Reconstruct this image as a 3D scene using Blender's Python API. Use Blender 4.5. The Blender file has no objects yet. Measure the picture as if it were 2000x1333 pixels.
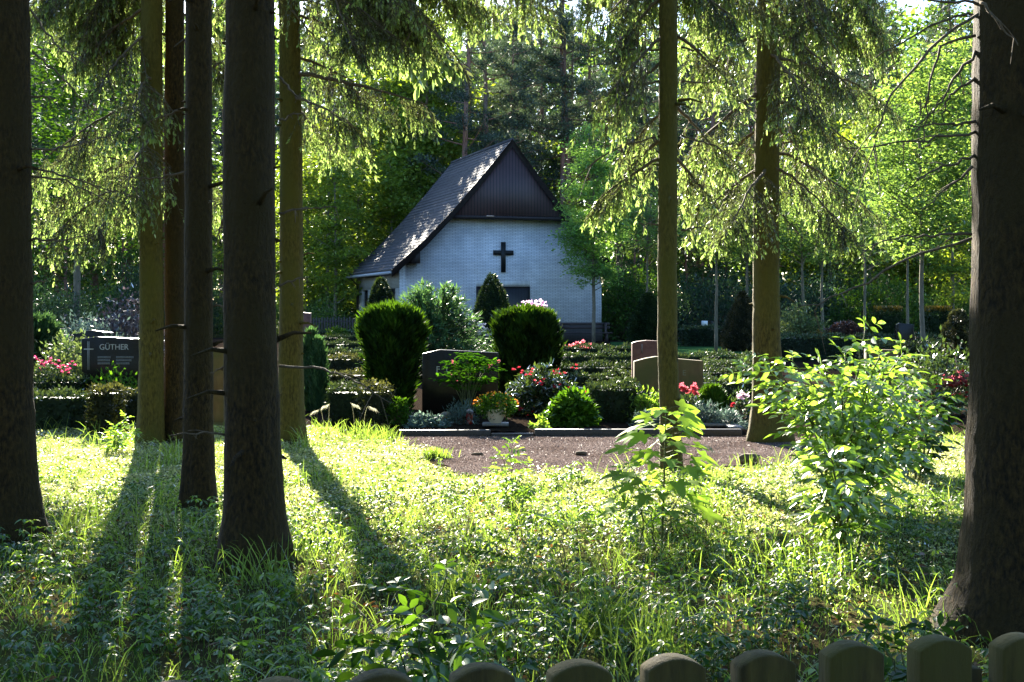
import bpy, math
import numpy as np
from mathutils import Vector

# ------------------------------------------------------------------ camera, light, exposure
SC = bpy.context.scene
COL = SC.collection
FPX, HZ, EYE = 2700.0, 600.0, 1.6          # focal length in photo pixels, horizon row, eye height
cam_d = bpy.data.cameras.new('camera'); cam = bpy.data.objects.new('camera', cam_d); COL.objects.link(cam)
cam.location = (0, 0, EYE); cam.rotation_euler = (math.radians(90), 0, 0)
cam_d.sensor_width = 36; cam_d.lens = FPX / 2000 * 36; cam_d.shift_y = -(666.5 - HZ) / 2000
cam_d.clip_start = 0.1; cam_d.clip_end = 2000
SC.camera = cam
SUN_EL, SUN_AZ = math.radians(23), math.radians(-13)     # azimuth from +Y, negative = towards -X
world = bpy.data.worlds.new('World'); SC.world = world; world.use_nodes = True
wn = world.node_tree; wn.nodes.clear()
sky = wn.nodes.new('ShaderNodeTexSky'); sky.sky_type = 'NISHITA'; sky.sun_disc = False
sky.sun_elevation = SUN_EL; sky.sun_rotation = SUN_AZ; sky.air_density = 1.0; sky.dust_density = 0.6; sky.ozone_density = 5.0
bg = wn.nodes.new('ShaderNodeBackground'); bg.inputs[1].default_value = 0.065
wo = wn.nodes.new('ShaderNodeOutputWorld')
wn.links.new(sky.outputs[0], bg.inputs[0]); wn.links.new(bg.outputs[0], wo.inputs[0])
sun_d = bpy.data.lights.new('sun', 'SUN'); sun_d.energy = 5.0; sun_d.angle = math.radians(0.5); sun_d.color = (1.0, 0.92, 0.78)
sun = bpy.data.objects.new('sun', sun_d); COL.objects.link(sun)
to_sun = Vector((math.sin(SUN_AZ) * math.cos(SUN_EL), math.cos(SUN_AZ) * math.cos(SUN_EL), math.sin(SUN_EL)))
sun.rotation_euler = (-to_sun).to_track_quat('-Z', 'Y').to_euler()
SC.view_settings.view_transform = 'Standard'; SC.view_settings.look = 'None'
SC.view_settings.exposure = 3.15; SC.view_settings.gamma = 1
SC.render.engine = 'CYCLES'
cy = SC.cycles
cy.max_bounces = 7; cy.diffuse_bounces = 4; cy.glossy_bounces = 2; cy.transmission_bounces = 5
cy.sample_clamp_indirect = 8; cy.caustics_reflective = False; cy.caustics_refractive = False
cy.use_denoising = True

# ------------------------------------------------------------------ helpers
def rng(s): return np.random.default_rng(s)
def at(px, py, Z): return np.array(((px - 1000) / FPX * Z, Z, EYE - (py - HZ) / FPX * Z))
def gx(px, Z): return (px - 1000) / FPX * Z
def gz(py): return EYE * FPX / (py - HZ)
def hh(py, Z): return EYE - (py - HZ) / FPX * Z
def norm(a): return a / np.maximum(np.linalg.norm(a, axis=-1, keepdims=True), 1e-9)
def rdir(r, n): return norm(r.normal(size=(n, 3)))
UP = np.array((0., 0., 1.))

class MB:
    """Collects faces of any size with a material slot and a 0..1 tint per vertex."""
    def __init__(s): s.v, s.f, s.t, s.n = [], [], [], 0
    def add(s, v, faces, mat=0, tint=0.5):
        v = np.asarray(v, float).reshape(-1, 3)
        for f in faces if isinstance(faces, list) else [faces]:
            s.f.append((np.asarray(f, int) + s.n, mat))
        s.v.append(v); s.t.append(np.broadcast_to(np.asarray(tint, float), (len(v),)))
        s.n += len(v)
    def build(s, name, mats, parent=None, smooth=False):
        me = bpy.data.meshes.new(name)
        V = np.concatenate(s.v); me.vertices.add(len(V)); me.vertices.foreach_set('co', V.ravel())
        L = np.concatenate([f.ravel() for f, m in s.f])
        tot = np.concatenate([np.full(f.shape[0], f.shape[1]) for f, m in s.f])
        mi = np.concatenate([np.full(f.shape[0], m) for f, m in s.f])
        st = np.concatenate(([0], np.cumsum(tot)[:-1]))
        me.loops.add(len(L)); me.loops.foreach_set('vertex_index', L.astype(np.int32))
        me.polygons.add(len(tot)); me.polygons.foreach_set('loop_start', st.astype(np.int32))
        me.polygons.foreach_set('loop_total', tot.astype(np.int32)); me.polygons.foreach_set('material_index', mi.astype(np.int32))
        a = me.attributes.new('tint', 'FLOAT', 'POINT'); a.data.foreach_set('value', np.concatenate(s.t).astype(np.float32))
        if smooth: me.polygons.foreach_set('use_smooth', np.ones(len(tot), bool))
        me.update(calc_edges=True)
        for m in mats if isinstance(mats, (list, tuple)) else [mats]: me.materials.append(m)
        o = bpy.data.objects.new(name, me); COL.objects.link(o)
        if parent: o.parent = parent
        return o

def tag(o, label=None, cat=None, group=None, kind=None):
    if label: o['label'] = label
    if cat: o['category'] = cat
    if group: o['group'] = group
    if kind: o['kind'] = kind
    return o
def thing(name, loc, label, cat, group=None, rz=0):
    o = bpy.data.objects.new(name, None); COL.objects.link(o); o.location = loc; o.rotation_euler = (0, 0, rz)
    o.empty_display_size = 0.2
    return tag(o, label, cat, group)
def dup(root, loc, rz, sc=1.0, label=None):
    r = root.copy(); COL.objects.link(r); r.location = loc; r.rotation_euler = (0, 0, rz); r.scale = (sc, sc, sc) if np.isscalar(sc) else sc
    if label: r['label'] = label
    for ch in list(root.children):
        c = ch.copy(); COL.objects.link(c); c.parent = r
        for g in ch.children:
            d = g.copy(); COL.objects.link(d); d.parent = c
    return r

def tube(mb, pts, rad, n=8, mat=0, tint=0.3, cap=True, jit=None, r=None):
    pts = np.asarray(pts, float); k = len(pts); rad = np.broadcast_to(np.asarray(rad, float), (k,))
    tan = norm(np.gradient(pts, axis=0))
    ref = np.array((0.31, 0.95, 0.0)) if abs(tan[0][2]) > 0.7 else UP
    a = norm(np.cross(tan, ref)); b = norm(np.cross(tan, a))
    th = np.arange(n) / n * 2 * math.pi
    R = rad[:, None] * np.ones(n)
    if jit is not None: R = R * jit
    V = pts[:, None, :] + R[..., None] * (np.cos(th)[None, :, None] * a[:, None, :] + np.sin(th)[None, :, None] * b[:, None, :])
    i = np.arange(k - 1)[:, None] * n; j = np.arange(n)[None, :]; j2 = (j + 1) % n
    F = np.stack((i + j, i + j2, i + n + j2, i + n + j), -1).reshape(-1, 4)
    fs = [F]
    if cap: fs += [np.arange(n)[None, ::-1], (np.arange(n) + (k - 1) * n)[None]]
    mb.add(V.reshape(-1, 3), fs, mat, tint)

def box(mb, lo, hi, mat=0, tint=0.5):
    x0, y0, z0 = lo; x1, y1, z1 = hi
    mb.add([(x0,y0,z0),(x1,y0,z0),(x1,y1,z0),(x0,y1,z0),(x0,y0,z1),(x1,y0,z1),(x1,y1,z1),(x0,y1,z1)],
           [np.array([(0,3,2,1),(4,5,6,7),(0,1,5,4),(1,2,6,5),(2,3,7,6),(3,0,4,7)])], mat, tint)
def prism(mb, prof, y0, y1, mat=0, tint=0.5):
    """(x,z) outline extruded along y."""
    n = len(prof); p = np.asarray(prof, float)
    V = np.concatenate((np.c_[p[:,0], np.full(n, y0), p[:,1]], np.c_[p[:,0], np.full(n, y1), p[:,1]]))
    i = np.arange(n); j = (i + 1) % n
    mb.add(V, [i[None], (i + n)[None, ::-1], np.stack((j, i, i + n, j + n), -1)], mat, tint)

def leaves(mb, P, D, N, L, W, mat=0, tint=0.5, shape='rhomb', droop=0.0, fold=0.15):
    """n leaves: base P, direction D, face normal N, length L, width W."""
    P = np.asarray(P, float); n = len(P)
    if n == 0: return
    D = norm(np.broadcast_to(D, (n, 3))); N = np.broadcast_to(N, (n, 3))
    S = np.cross(D, N); bad = np.linalg.norm(S, axis=1) < 1e-3; S[bad] = np.cross(D[bad], (0.3, 0.8, 0.5)); S = norm(S); N = np.cross(S, D)
    L = np.broadcast_to(L, (n,))[:, None]; W = np.broadcast_to(W, (n,))[:, None]; tint = np.broadcast_to(tint, (n,))
    G = -UP * droop
    def pt(u, w, h=0.0): return P + D * L * u + S * W * w + N * W * h + G * L * u * u
    if shape == 'rhomb': rows = [pt(0, 0), pt(.42, .5), pt(1, 0), pt(.42, -.5)]; F = [[0, 1, 2, 3]]
    elif shape == 'strip': rows = [pt(0, .3), pt(.6, .5), pt(1, .08), pt(1, -.08), pt(.6, -.5), pt(0, -.3)]; F = [[0, 1, 4, 5], [1, 2, 3, 4]]
    elif shape == 'blade': rows = [pt(0, .5), pt(0, -.5), pt(.4, .45), pt(.4, -.45), pt(.75, .3), pt(.75, -.3), pt(1, 0.03), pt(1, -.03)]; F = [[0, 1, 3, 2], [2, 3, 5, 4], [4, 5, 7, 6]]
    else:
        rows = [pt(0, 0), pt(.22, .36, fold), pt(.22, 0), pt(.22, -.36, fold), pt(.55, .5, fold), pt(.55, 0), pt(.55, -.5, fold),
                pt(.82, .26, fold * .6), pt(.82, 0), pt(.82, -.26, fold * .6), pt(1, 0)]
        F = [[0, 2, 1, 1], [0, 3, 2, 2], [1, 2, 5, 4], [2, 3, 6, 5], [4, 5, 8, 7], [5, 6, 9, 8], [7, 8, 10, 10], [8, 9, 10, 10]]
    k = len(rows); V = np.stack(rows, 1).reshape(-1, 3); base = (np.arange(n) * k)[:, None]
    fs = []
    for f in F:
        f = list(dict.fromkeys(f)); fs.append(base + np.array(f)[None])
    mb.add(V, fs, mat, np.repeat(tint, k))

def bez(a, c, b, n=12):
    t = np.linspace(0, 1, n)[:, None]; a, b, c = map(np.asarray, (a, b, c))
    return (1 - t) ** 2 * a + 2 * t * (1 - t) * c + t ** 2 * b

# ------------------------------------------------------------------ materials
def nodes(name):
    m = bpy.data.materials.new(name); m.use_nodes = True; t = m.node_tree; t.nodes.clear()
    return m, t, t.nodes.new('ShaderNodeOutputMaterial')
def N(t, typ, **kw):
    n = t.nodes.new(typ)
    for k, v in kw.items():
        if k in n.inputs: n.inputs[k].default_value = v
        else: setattr(n, k, v)
    return n
def mixc(t, fac, a, b, blend='MIX'):
    n = t.nodes.new('ShaderNodeMix'); n.data_type = 'RGBA'; n.blend_type = blend
    for s, v in ((n.inputs[0], fac), (n.inputs[6], a), (n.inputs[7], b)):
        if hasattr(v, 'links'): t.links.new(v, s)
        elif isinstance(v, (int, float)): s.default_value = v
        else: s.default_value = (*v, 1)
    return n.outputs[2]

def foliage(name, dark, bright, tfac=0.5, tgain=(1.5, 1.35, 0.35), gloss=0.05, rough=0.38, var=0.35):
    m, t, out = nodes(name)
    a = N(t, 'ShaderNodeAttribute', attribute_name='tint')
    g = N(t, 'ShaderNodeNewGeometry'); oi = N(t, 'ShaderNodeObjectInfo')
    c = mixc(t, a.outputs['Fac'], dark, bright)
    ri = N(t, 'ShaderNodeMapRange'); ri.inputs[3].default_value = 1 - var; ri.inputs[4].default_value = 1 + var
    t.links.new(g.outputs['Random Per Island'], ri.inputs[0])
    ro = N(t, 'ShaderNodeMapRange'); ro.inputs[3].default_value = 0.8; ro.inputs[4].default_value = 1.2
    t.links.new(oi.outputs['Random'], ro.inputs[0])
    mu = N(t, 'ShaderNodeMath', operation='MULTIPLY'); t.links.new(ri.outputs[0], mu.inputs[0]); t.links.new(ro.outputs[0], mu.inputs[1])
    vm = N(t, 'ShaderNodeVectorMath', operation='SCALE'); t.links.new(c, vm.inputs[0]); t.links.new(mu.outputs[0], vm.inputs['Scale'])
    tv = N(t, 'ShaderNodeVectorMath', operation='MULTIPLY'); t.links.new(vm.outputs[0], tv.inputs[0]); tv.inputs[1].default_value = tgain
    d = N(t, 'ShaderNodeBsdfDiffuse'); t.links.new(vm.outputs[0], d.inputs[0])
    tr = N(t, 'ShaderNodeBsdfTranslucent'); t.links.new(tv.outputs[0], tr.inputs[0])
    mx = N(t, 'ShaderNodeMixShader'); mx.inputs[0].default_value = tfac
    t.links.new(d.outputs[0], mx.inputs[1]); t.links.new(tr.outputs[0], mx.inputs[2])
    last = mx
    if gloss > 0:
        gl = N(t, 'ShaderNodeBsdfGlossy', Roughness=rough)
        fr = N(t, 'ShaderNodeFresnel', IOR=1.35)
        fm = N(t, 'ShaderNodeMath', operation='MULTIPLY_ADD'); t.links.new(fr.outputs[0], fm.inputs[0]); fm.inputs[1].default_value = gloss * 2.6; fm.inputs[2].default_value = gloss * 0.12
        fm.use_clamp = True
        m2 = N(t, 'ShaderNodeMixShader'); t.links.new(fm.outputs[0], m2.inputs[0]); t.links.new(mx.outputs[0], m2.inputs[1]); t.links.new(gl.outputs[0], m2.inputs[2])
        last = m2
    t.links.new(last.outputs[0], out.inputs[0])
    return m

def surface(name, c0, c1, scale=(4, 4, 4), rough=0.9, bump=0.3, bdist=0.02, detail=6, spec=0.3, c2=None, s2=1.0, contrast=(0.3, 0.7)):
    """Two-tone noise over object coordinates with bump; c2 adds large patches."""
    m, t, out = nodes(name)
    tc = N(t, 'ShaderNodeTexCoord'); mp = N(t, 'ShaderNodeMapping'); mp.inputs['Scale'].default_value = scale
    t.links.new(tc.outputs['Object'], mp.inputs[0])
    no = N(t, 'ShaderNodeTexNoise', Scale=1.0, Detail=detail, Roughness=0.65); t.links.new(mp.outputs[0], no.inputs['Vector'])
    mr = N(t, 'ShaderNodeMapRange'); mr.inputs[1].default_value, mr.inputs[2].default_value = contrast; t.links.new(no.outputs['Fac'], mr.inputs[0])
    c = mixc(t, mr.outputs[0], c0, c1)
    if c2:
        n2 = N(t, 'ShaderNodeTexNoise', Scale=s2, Detail=3); t.links.new(tc.outputs['Object'], n2.inputs['Vector'])
        r2 = N(t, 'ShaderNodeMapRange'); r2.inputs[1].default_value, r2.inputs[2].default_value = 0.42, 0.62; t.links.new(n2.outputs['Fac'], r2.inputs[0])
        c = mixc(t, r2.outputs[0], c, c2)
    p = N(t, 'ShaderNodeBsdfPrincipled', Roughness=rough); p.inputs['Specular IOR Level'].default_value = spec
    t.links.new(c, p.inputs['Base Color'])
    if bump:
        b = N(t, 'ShaderNodeBump', Strength=bump, Distance=bdist); t.links.new(no.outputs['Fac'], b.inputs['Height']); t.links.new(b.outputs[0], p.inputs['Normal'])
    t.links.new(p.outputs[0], out.inputs[0])
    return m

def bricks(name, c, mortar, bw, rh, ms, axis='xz', rough=0.8, offset=0.5, bump=0.5, c2=None):
    m, t, out = nodes(name)
    tc = N(t, 'ShaderNodeTexCoord'); sp = N(t, 'ShaderNodeSeparateXYZ'); cb = N(t, 'ShaderNodeCombineXYZ')
    t.links.new(tc.outputs['Object'], sp.inputs[0])
    t.links.new(sp.outputs['XYZ'.index(axis[0].upper())], cb.inputs[0]); t.links.new(sp.outputs['XYZ'.index(axis[1].upper())], cb.inputs[1])
    b = N(t, 'ShaderNodeTexBrick', offset=offset); b.inputs['Scale'].default_value = 1
    b.inputs['Color1'].default_value = (*c, 1); b.inputs['Color2'].default_value = (*(c2 or [x * 0.9 for x in c]), 1); b.inputs['Mortar'].default_value = (*mortar, 1)
    b.inputs['Brick Width'].default_value = bw; b.inputs['Row Height'].default_value = rh; b.inputs['Mortar Size'].default_value = ms; b.inputs['Mortar Smooth'].default_value = 0.1
    t.links.new(cb.outputs[0], b.inputs['Vector'])
    no = N(t, 'ShaderNodeTexNoise', Scale=1.3, Detail=4); t.links.new(tc.outputs['Object'], no.inputs['Vector'])
    mr = N(t, 'ShaderNodeMapRange'); mr.inputs[1].default_value, mr.inputs[2].default_value = .3, .75; mr.inputs[3].default_value, mr.inputs[4].default_value = 0.74, 1.05; t.links.new(no.outputs['Fac'], mr.inputs[0])
    vm = N(t, 'ShaderNodeVectorMath', operation='SCALE'); t.links.new(b.outputs['Color'], vm.inputs[0]); t.links.new(mr.outputs[0], vm.inputs['Scale'])
    p = N(t, 'ShaderNodeBsdfPrincipled', Roughness=rough); t.links.new(vm.outputs[0], p.inputs['Base Color'])
    bp = N(t, 'ShaderNodeBump', Strength=bump, Distance=0.01); bp.invert = True; t.links.new(b.outputs['Fac'], bp.inputs['Height']); t.links.new(bp.outputs[0], p.inputs['Normal'])
    t.links.new(p.outputs[0], out.inputs[0])
    return m

BARK = surface('spruce_bark', (0.013, 0.0075, 0.002), (0.080, 0.048, 0.012), (48, 48, 20), 0.95, 1.0, 0.04, c2=(0.040, 0.027, 0.006), s2=1.6, contrast=(.38, .68))
BARKY = surface('algae_bounce_bark', (0.045, 0.034, 0.007), (0.15, 0.115, 0.022), (48, 48, 16), 0.95, 0.8, 0.03, c2=(0.09, 0.078, 0.012), s2=1.2, contrast=(.36, .7))  # algae tone, yellowed further to carry bounce light from the grass
PBARK = surface('pine_bark', (0.16, 0.065, 0.04), (0.32, 0.14, 0.085), (5, 5, 1.5), 0.95, 0.6, 0.05, c2=(0.15, 0.11, 0.10), s2=0.25)
GBARK = surface('grey_bark', (0.10, 0.085, 0.06), (0.2, 0.17, 0.12), (14, 14, 4), 0.95, 0.5, 0.02)
TWIG = surface('twig', (0.07, 0.05, 0.03), (0.16, 0.12, 0.08), (30, 30, 30), 0.9, 0.3, 0.005)
STEM = surface('green_stem', (0.06, 0.08, 0.025), (0.12, 0.13, 0.045), (20, 20, 20), 0.7, 0.1, 0.005)
NEEDLE = foliage('spruce_needle', (0.036, 0.034, 0.022), (0.27, 0.35, 0.13), 0.55, (1.35, 1.5, 0.85), 0.05)
PINEN = foliage('pine_needle', (0.03, 0.05, 0.036), (0.07, 0.10, 0.065), 0.35, (1.3, 1.3, 0.8), 0.05)
SPRF = foliage('dark_conifer', (0.015, 0.035, 0.022), (0.05, 0.09, 0.05), 0.35, (1.2, 1.3, 0.6), 0.06)
LEAFY = foliage('maple_green', (0.058, 0.108, 0.022), (0.20, 0.265, 0.055), 0.55, (1.75, 1.65, 0.4), 0.04)
LEAFD = foliage('oak_green', (0.03, 0.07, 0.025), (0.11, 0.18, 0.05), 0.55, (1.6, 1.5, 0.45), 0.04)
LEAFT = foliage('young_tree_green', (0.055, 0.115, 0.045), (0.17, 0.26, 0.085), 0.55, (1.6, 1.5, 0.6), 0.05)
LEAFR = foliage('fresh_crown_green', (0.055, 0.125, 0.045), (0.20, 0.31, 0.10), 0.55, (1.5, 1.6, 0.6), 0.05)
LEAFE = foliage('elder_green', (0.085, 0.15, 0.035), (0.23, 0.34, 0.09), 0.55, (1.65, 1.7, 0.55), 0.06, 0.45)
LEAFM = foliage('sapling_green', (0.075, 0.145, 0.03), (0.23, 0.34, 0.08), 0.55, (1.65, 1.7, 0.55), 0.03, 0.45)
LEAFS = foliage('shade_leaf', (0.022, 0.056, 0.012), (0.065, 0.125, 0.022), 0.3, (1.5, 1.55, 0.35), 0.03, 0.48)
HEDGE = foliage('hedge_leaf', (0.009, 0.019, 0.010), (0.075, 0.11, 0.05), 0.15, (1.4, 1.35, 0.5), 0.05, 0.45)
HEDGB = foliage('hedge_brown_leaf', (0.012, 0.018, 0.009), (0.10, 0.11, 0.05), 0.2, (1.4, 1.3, 0.5), 0.05, 0.45)
THUJA = foliage('thuja', (0.010, 0.027, 0.008), (0.055, 0.12, 0.017), 0.35, (1.5, 1.4, 0.3), 0.02)
YEW = foliage('yew', (0.014, 0.03, 0.014), (0.05, 0.075, 0.026), 0.3, (1.4, 1.3, 0.4), 0.05)
CYPR = foliage('cypress', (0.022, 0.06, 0.03), (0.10, 0.19, 0.08), 0.4, (1.4, 1.4, 0.7), 0.04)
RHODO = foliage('rhododendron_leaf', (0.02, 0.045, 0.022), (0.06, 0.10, 0.04), 0.3, (1.4, 1.3, 0.4), 0.14, 0.35)
PEONY = foliage('peony_leaf', (0.025, 0.075, 0.012), (0.085, 0.19, 0.025), 0.4, (1.4, 1.3, 0.3), 0.02)
VARIE = foliage('variegated_leaf', (0.05, 0.09, 0.04), (0.17, 0.21, 0.10), 0.35, (1.3, 1.3, 0.6), 0.05)
PURPL = foliage('purplish_leaf', (0.026, 0.026, 0.028), (0.085, 0.07, 0.08), 0.3, (1.3, 1.1, 1.0), 0.2, 0.4)
BLUEG = foliage('blue_grey_leaf', (0.05, 0.09, 0.085), (0.13, 0.19, 0.18), 0.3, (1.2, 1.2, 0.9), 0.05)
COPPER = foliage('copper_leaf', (0.06, 0.04, 0.036), (0.18, 0.12, 0.10), 0.35, (1.4, 1.0, 0.7), 0.10)
GOLD = foliage('gold_tip_yew', (0.025, 0.032, 0.012), (0.17, 0.125, 0.025), 0.4, (1.5, 1.2, 0.3), 0.04)
GRASS = foliage('grass_blade', (0.05, 0.10, 0.022), (0.18, 0.255, 0.075), 0.55, (1.6, 1.6, 0.6), 0.04, 0.4)
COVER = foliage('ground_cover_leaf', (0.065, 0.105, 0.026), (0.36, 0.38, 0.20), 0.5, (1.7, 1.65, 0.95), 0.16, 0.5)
COPPY = foliage('rust_tinged_yew', (0.022, 0.026, 0.016), (0.13, 0.11, 0.06), 0.3, (1.5, 1.2, 0.5), 0.08)
FERN = foliage('fern_leaf', (0.03, 0.10, 0.012), (0.07, 0.19, 0.02), 0.35, (1.3, 1.3, 0.3), 0.0)
SEED = foliage('pale_seed_head', (0.3, 0.3, 0.18), (0.45, 0.44, 0.3), 0.5, (1, 1, 1), 0.05)
def petal(name, c, c2=None): return foliage(name, c, c2 or [min(1, x * 1.4) for x in c], 0.45, (1.2, 1.1, 1.1), 0.02)
P_RED = petal('red_petal', (0.32, 0.025, 0.04)); P_PINK = petal('pink_petal', (0.5, 0.10, 0.14), (0.65, 0.22, 0.24)); P_LILAC = petal('lilac_petal', (0.7, 0.5, 0.66), (0.85, 0.76, 0.82))
P_WHITE = petal('white_petal', (0.7, 0.68, 0.66), (0.8, 0.78, 0.75)); P_ORNG = petal('orange_petal', (0.6, 0.10, 0.02), (0.8, 0.5, 0.03)); P_MAG = petal('magenta_petal', (0.38, 0.035, 0.12), (0.5, 0.09, 0.18))

# ------------------------------------------------------------------ the setting: ground sheets
def sheet(name, pts, z, mat, nz=0.0):
    mb = MB(); p = np.asarray(pts, float); mb.add(np.c_[p, np.full(len(p), z)], [np.arange(len(p))[None]]); o = mb.build(name, mat); tag(o, kind='structure'); return o
M_GROUND = surface('forest_floor', (0.018, 0.016, 0.008), (0.07, 0.056, 0.027), (14, 14, 14), 1.0, 0.6, 0.03, c2=(0.05, 0.06, 0.02), s2=1.1, spec=0.0)
sheet('ground', [(-400, -60), (400, -60), (400, 700), (-400, 700)], 0, M_GROUND)
M_SOIL = surface('grave_soil', (0.010, 0.008, 0.006), (0.034, 0.025, 0.019), (22, 22, 22), 1.0, 1.0, 0.04, spec=0.0)
sheet('cemetery_soil', [(-16, 17.0), (14, 17.0), (24, 72), (-24, 72)], 0.004, M_SOIL)
M_GRAVEL = surface('gravel', (0.06, 0.046, 0.042), (0.22, 0.172, 0.158), (60, 60, 60), 0.95, 1.0, 0.05, detail=4, spec=.0, c2=(0.10, 0.075, 0.067), s2=1.3)
r = rng(1)
xs = np.linspace(-0.5, 4.2, 40); low = 13.05 + 0.62 * np.maximum(0, xs - 1.0) + r.normal(0, 0.07, 40)
ys = np.linspace(17.0, 13.3, 20); lft = -1.55 + (17 - ys) * 0.28 + r.normal(0, 0.04, 20)
sheet('path', list(zip(lft, ys)) + list(zip(xs, low)) + [(4.3, 17.0)], 0.008, M_GRAVEL)
M_LAWN = surface('lawn_turf', (0.02, 0.055, 0.02), (0.05, 0.11, 0.035), (12, 12, 12), 1.0, 0.8, 0.03, spec=0.0)
sheet('lawn', [(gx(1195, 45), 44), (gx(1500, 42), 41), (14, 44), (17, 62), (gx(1195, 62), 63)], 0.008, M_LAWN)

def in_path(X, Z, m=0.0):
    l = -1.55 + (17 - Z) * .28; lo = 13.05 + .62 * np.maximum(0, X - 1.0)
    return (X > l + m) & (Z > lo + m) & (Z < 17.1) & (X < 3.9)
# ------------------------------------------------------------------ chapel
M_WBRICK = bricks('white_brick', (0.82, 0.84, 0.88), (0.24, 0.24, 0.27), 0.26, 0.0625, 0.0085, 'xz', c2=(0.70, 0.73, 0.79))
M_SBRICK = bricks('shaded_side_brick', (0.42, 0.41, 0.36), (0.14, 0.14, 0.14), 0.26, 0.0625, 0.007, 'yz')  # white brick darkened, the side wall's shade is put into the colour
M_SOLD = bricks('soldier_brick', (0.78, 0.78, 0.76), (0.16, 0.16, 0.17), 0.0625, 0.26, 0.007, 'xz', offset=0)
M_PLINTH = bricks('plinth_brick', (0.07, 0.06, 0.055), (0.03, 0.03, 0.03), 0.25, 0.07, 0.01, 'xz')
M_CLAD = bricks('dark_cladding', (0.060, 0.030, 0.030), (0.010, 0.007, 0.007), 0.15, 30, 0.02, 'xz', 0.6, 0)
M_DARKW = surface('dark_wood', (0.014, 0.011, 0.012), (0.035, 0.027, 0.027), (3, 3, 30), 0.6, 0.2, 0.01)
M_BLACK = surface('black_paint', (0.008, 0.009, 0.010), (0.016, 0.017, 0.018), (20, 20, 20), 0.5, 0.1, 0.005)
M_SHUT = bricks('shutter_boards', (0.016, 0.018, 0.022), (0.006, 0.006, 0.007), 0.14, 30, 0.008, 'xz', 0.5, 0)
M_ROOF = bricks('slate_roof', (0.024, 0.022, 0.027), (0.010, 0.009, 0.011), 0.36, 0.17, 0.016, 'yx', 0.8, 0.5, 1.0, c2=(0.058, 0.052, 0.058))
M_GLASSD = surface('dark_glass', (0.008, 0.009, 0.01), (0.012, 0.013, 0.014), (2, 2, 2), 0.1, 0, spec=0.5)
M_ZINC = surface('zinc', (0.25, 0.26, 0.28), (0.38, 0.39, 0.4), (8, 8, 8), 0.45, 0.1)
CA = math.radians(17.5)
CHX, CHZ, CW, CD = gx(780, 62), 62.0, 9.70, 9.3
chapel = thing('chapel', (CHX, CHZ, 0), 'white brick chapel with steep slate roof and black cross on its gable wall', 'chapel', rz=CA)
AP, HT = 5.08, 9.17
mb = MB()
prism(mb, [(0.28, 0.0), (CW, 0.0), (CW, 3.55), (AP + 2.45, 5.95), (AP, 8.85), (2.35, 5.75), (0.28, 3.62)][::-1], 0.0, CD, 0)
wall = mb.build('wall', [M_WBRICK], chapel)
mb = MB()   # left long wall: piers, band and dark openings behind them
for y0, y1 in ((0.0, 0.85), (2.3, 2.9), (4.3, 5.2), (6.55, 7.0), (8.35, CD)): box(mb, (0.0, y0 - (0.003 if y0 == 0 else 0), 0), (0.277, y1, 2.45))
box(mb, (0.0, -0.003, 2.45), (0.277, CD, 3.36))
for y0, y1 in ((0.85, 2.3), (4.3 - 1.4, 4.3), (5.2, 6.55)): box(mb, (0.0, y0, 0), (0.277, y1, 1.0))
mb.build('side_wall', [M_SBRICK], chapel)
mb = MB(); 
mb.add([(0, -0.0036, 0), (0.28, -0.0036, 0), (0.28, -0.0036, 3.62), (0, -0.0036, 3.36)], [np.array([[0, 1, 2, 3]])]); mb.build('corner_pier', [M_WBRICK], chapel)
for y0, y1, z0 in ((0.9, 2.25, 1.02), (2.95, 4.25, 1.02), (5.25, 6.5, 1.02), (7.02, 8.33, 0.05)):
    mb = MB(); box(mb, (0.12, y0, z0), (0.15, y1, 2.43)); w = mb.build('window', [M_GLASSD], chapel)
    mb = MB(); box(mb, (0.10, y0, z0), (0.118, y0 + .07, 2.43)); box(mb, (0.10, y1 - .07, z0), (0.118, y1, 2.43)); box(mb, (0.10, y0 + .07, z0), (0.118, y1 - .07, z0 + .07)); mb.build('frame', [M_DARKW], w)
# roof: stepped courses following the profile, left flare
LP = [(AP, 9.2), (3.7, 7.55), (2.28, 5.92), (1.0, 4.58), (-0.5, 3.25)]
RP = [(AP, 9.2), (6.3, 7.62), (7.6, 6.02), (8.9, 4.75), (CW + 0.5, 3.25)]
def roof_side(P):
    p = np.array(P); seg = np.r_[0, np.cumsum(np.linalg.norm(np.diff(p, axis=0), axis=1))]
    n = int(seg[-1] / 0.24); q = np.linspace(0, seg[-1], n + 1)
    x = np.interp(q, seg, p[:, 0]); z = np.interp(q, seg, p[:, 1])
    T, B = [], []
    for i in range(n): T += [(x[i], z[i]), (x[i + 1], z[i + 1] + 0.028)]
    return T + [(x[-1], z[-1])], [(a, b - 0.2) for a, b in zip(x, z)]
OH = 0.72
mb = MB()
for P in (LP, RP):
    T_, B_ = roof_side(P)
    for y0, y1, Q, m in ((-OH, CD + .5, T_, 0), (-OH + .02, CD + .48, B_, 1)):
        for a, b in zip(Q[:-1], Q[1:]):
            mb.add([(a[0], y0, a[1]), (b[0], y0, b[1]), (b[0], y1, b[1]), (a[0], y1, a[1])], [np.array([[0, 1, 2, 3]])], m)
    e = T_[-1]; mb.add([(e[0], -OH, e[1]), (e[0], CD + .5, e[1]), (e[0], CD + .5, e[1] - .2), (e[0], -OH, e[1] - .2)], [np.array([[0, 1, 2, 3]])], 1)
roof = mb.build('roof', [M_ROOF, M_DARKW], chapel)
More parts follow.
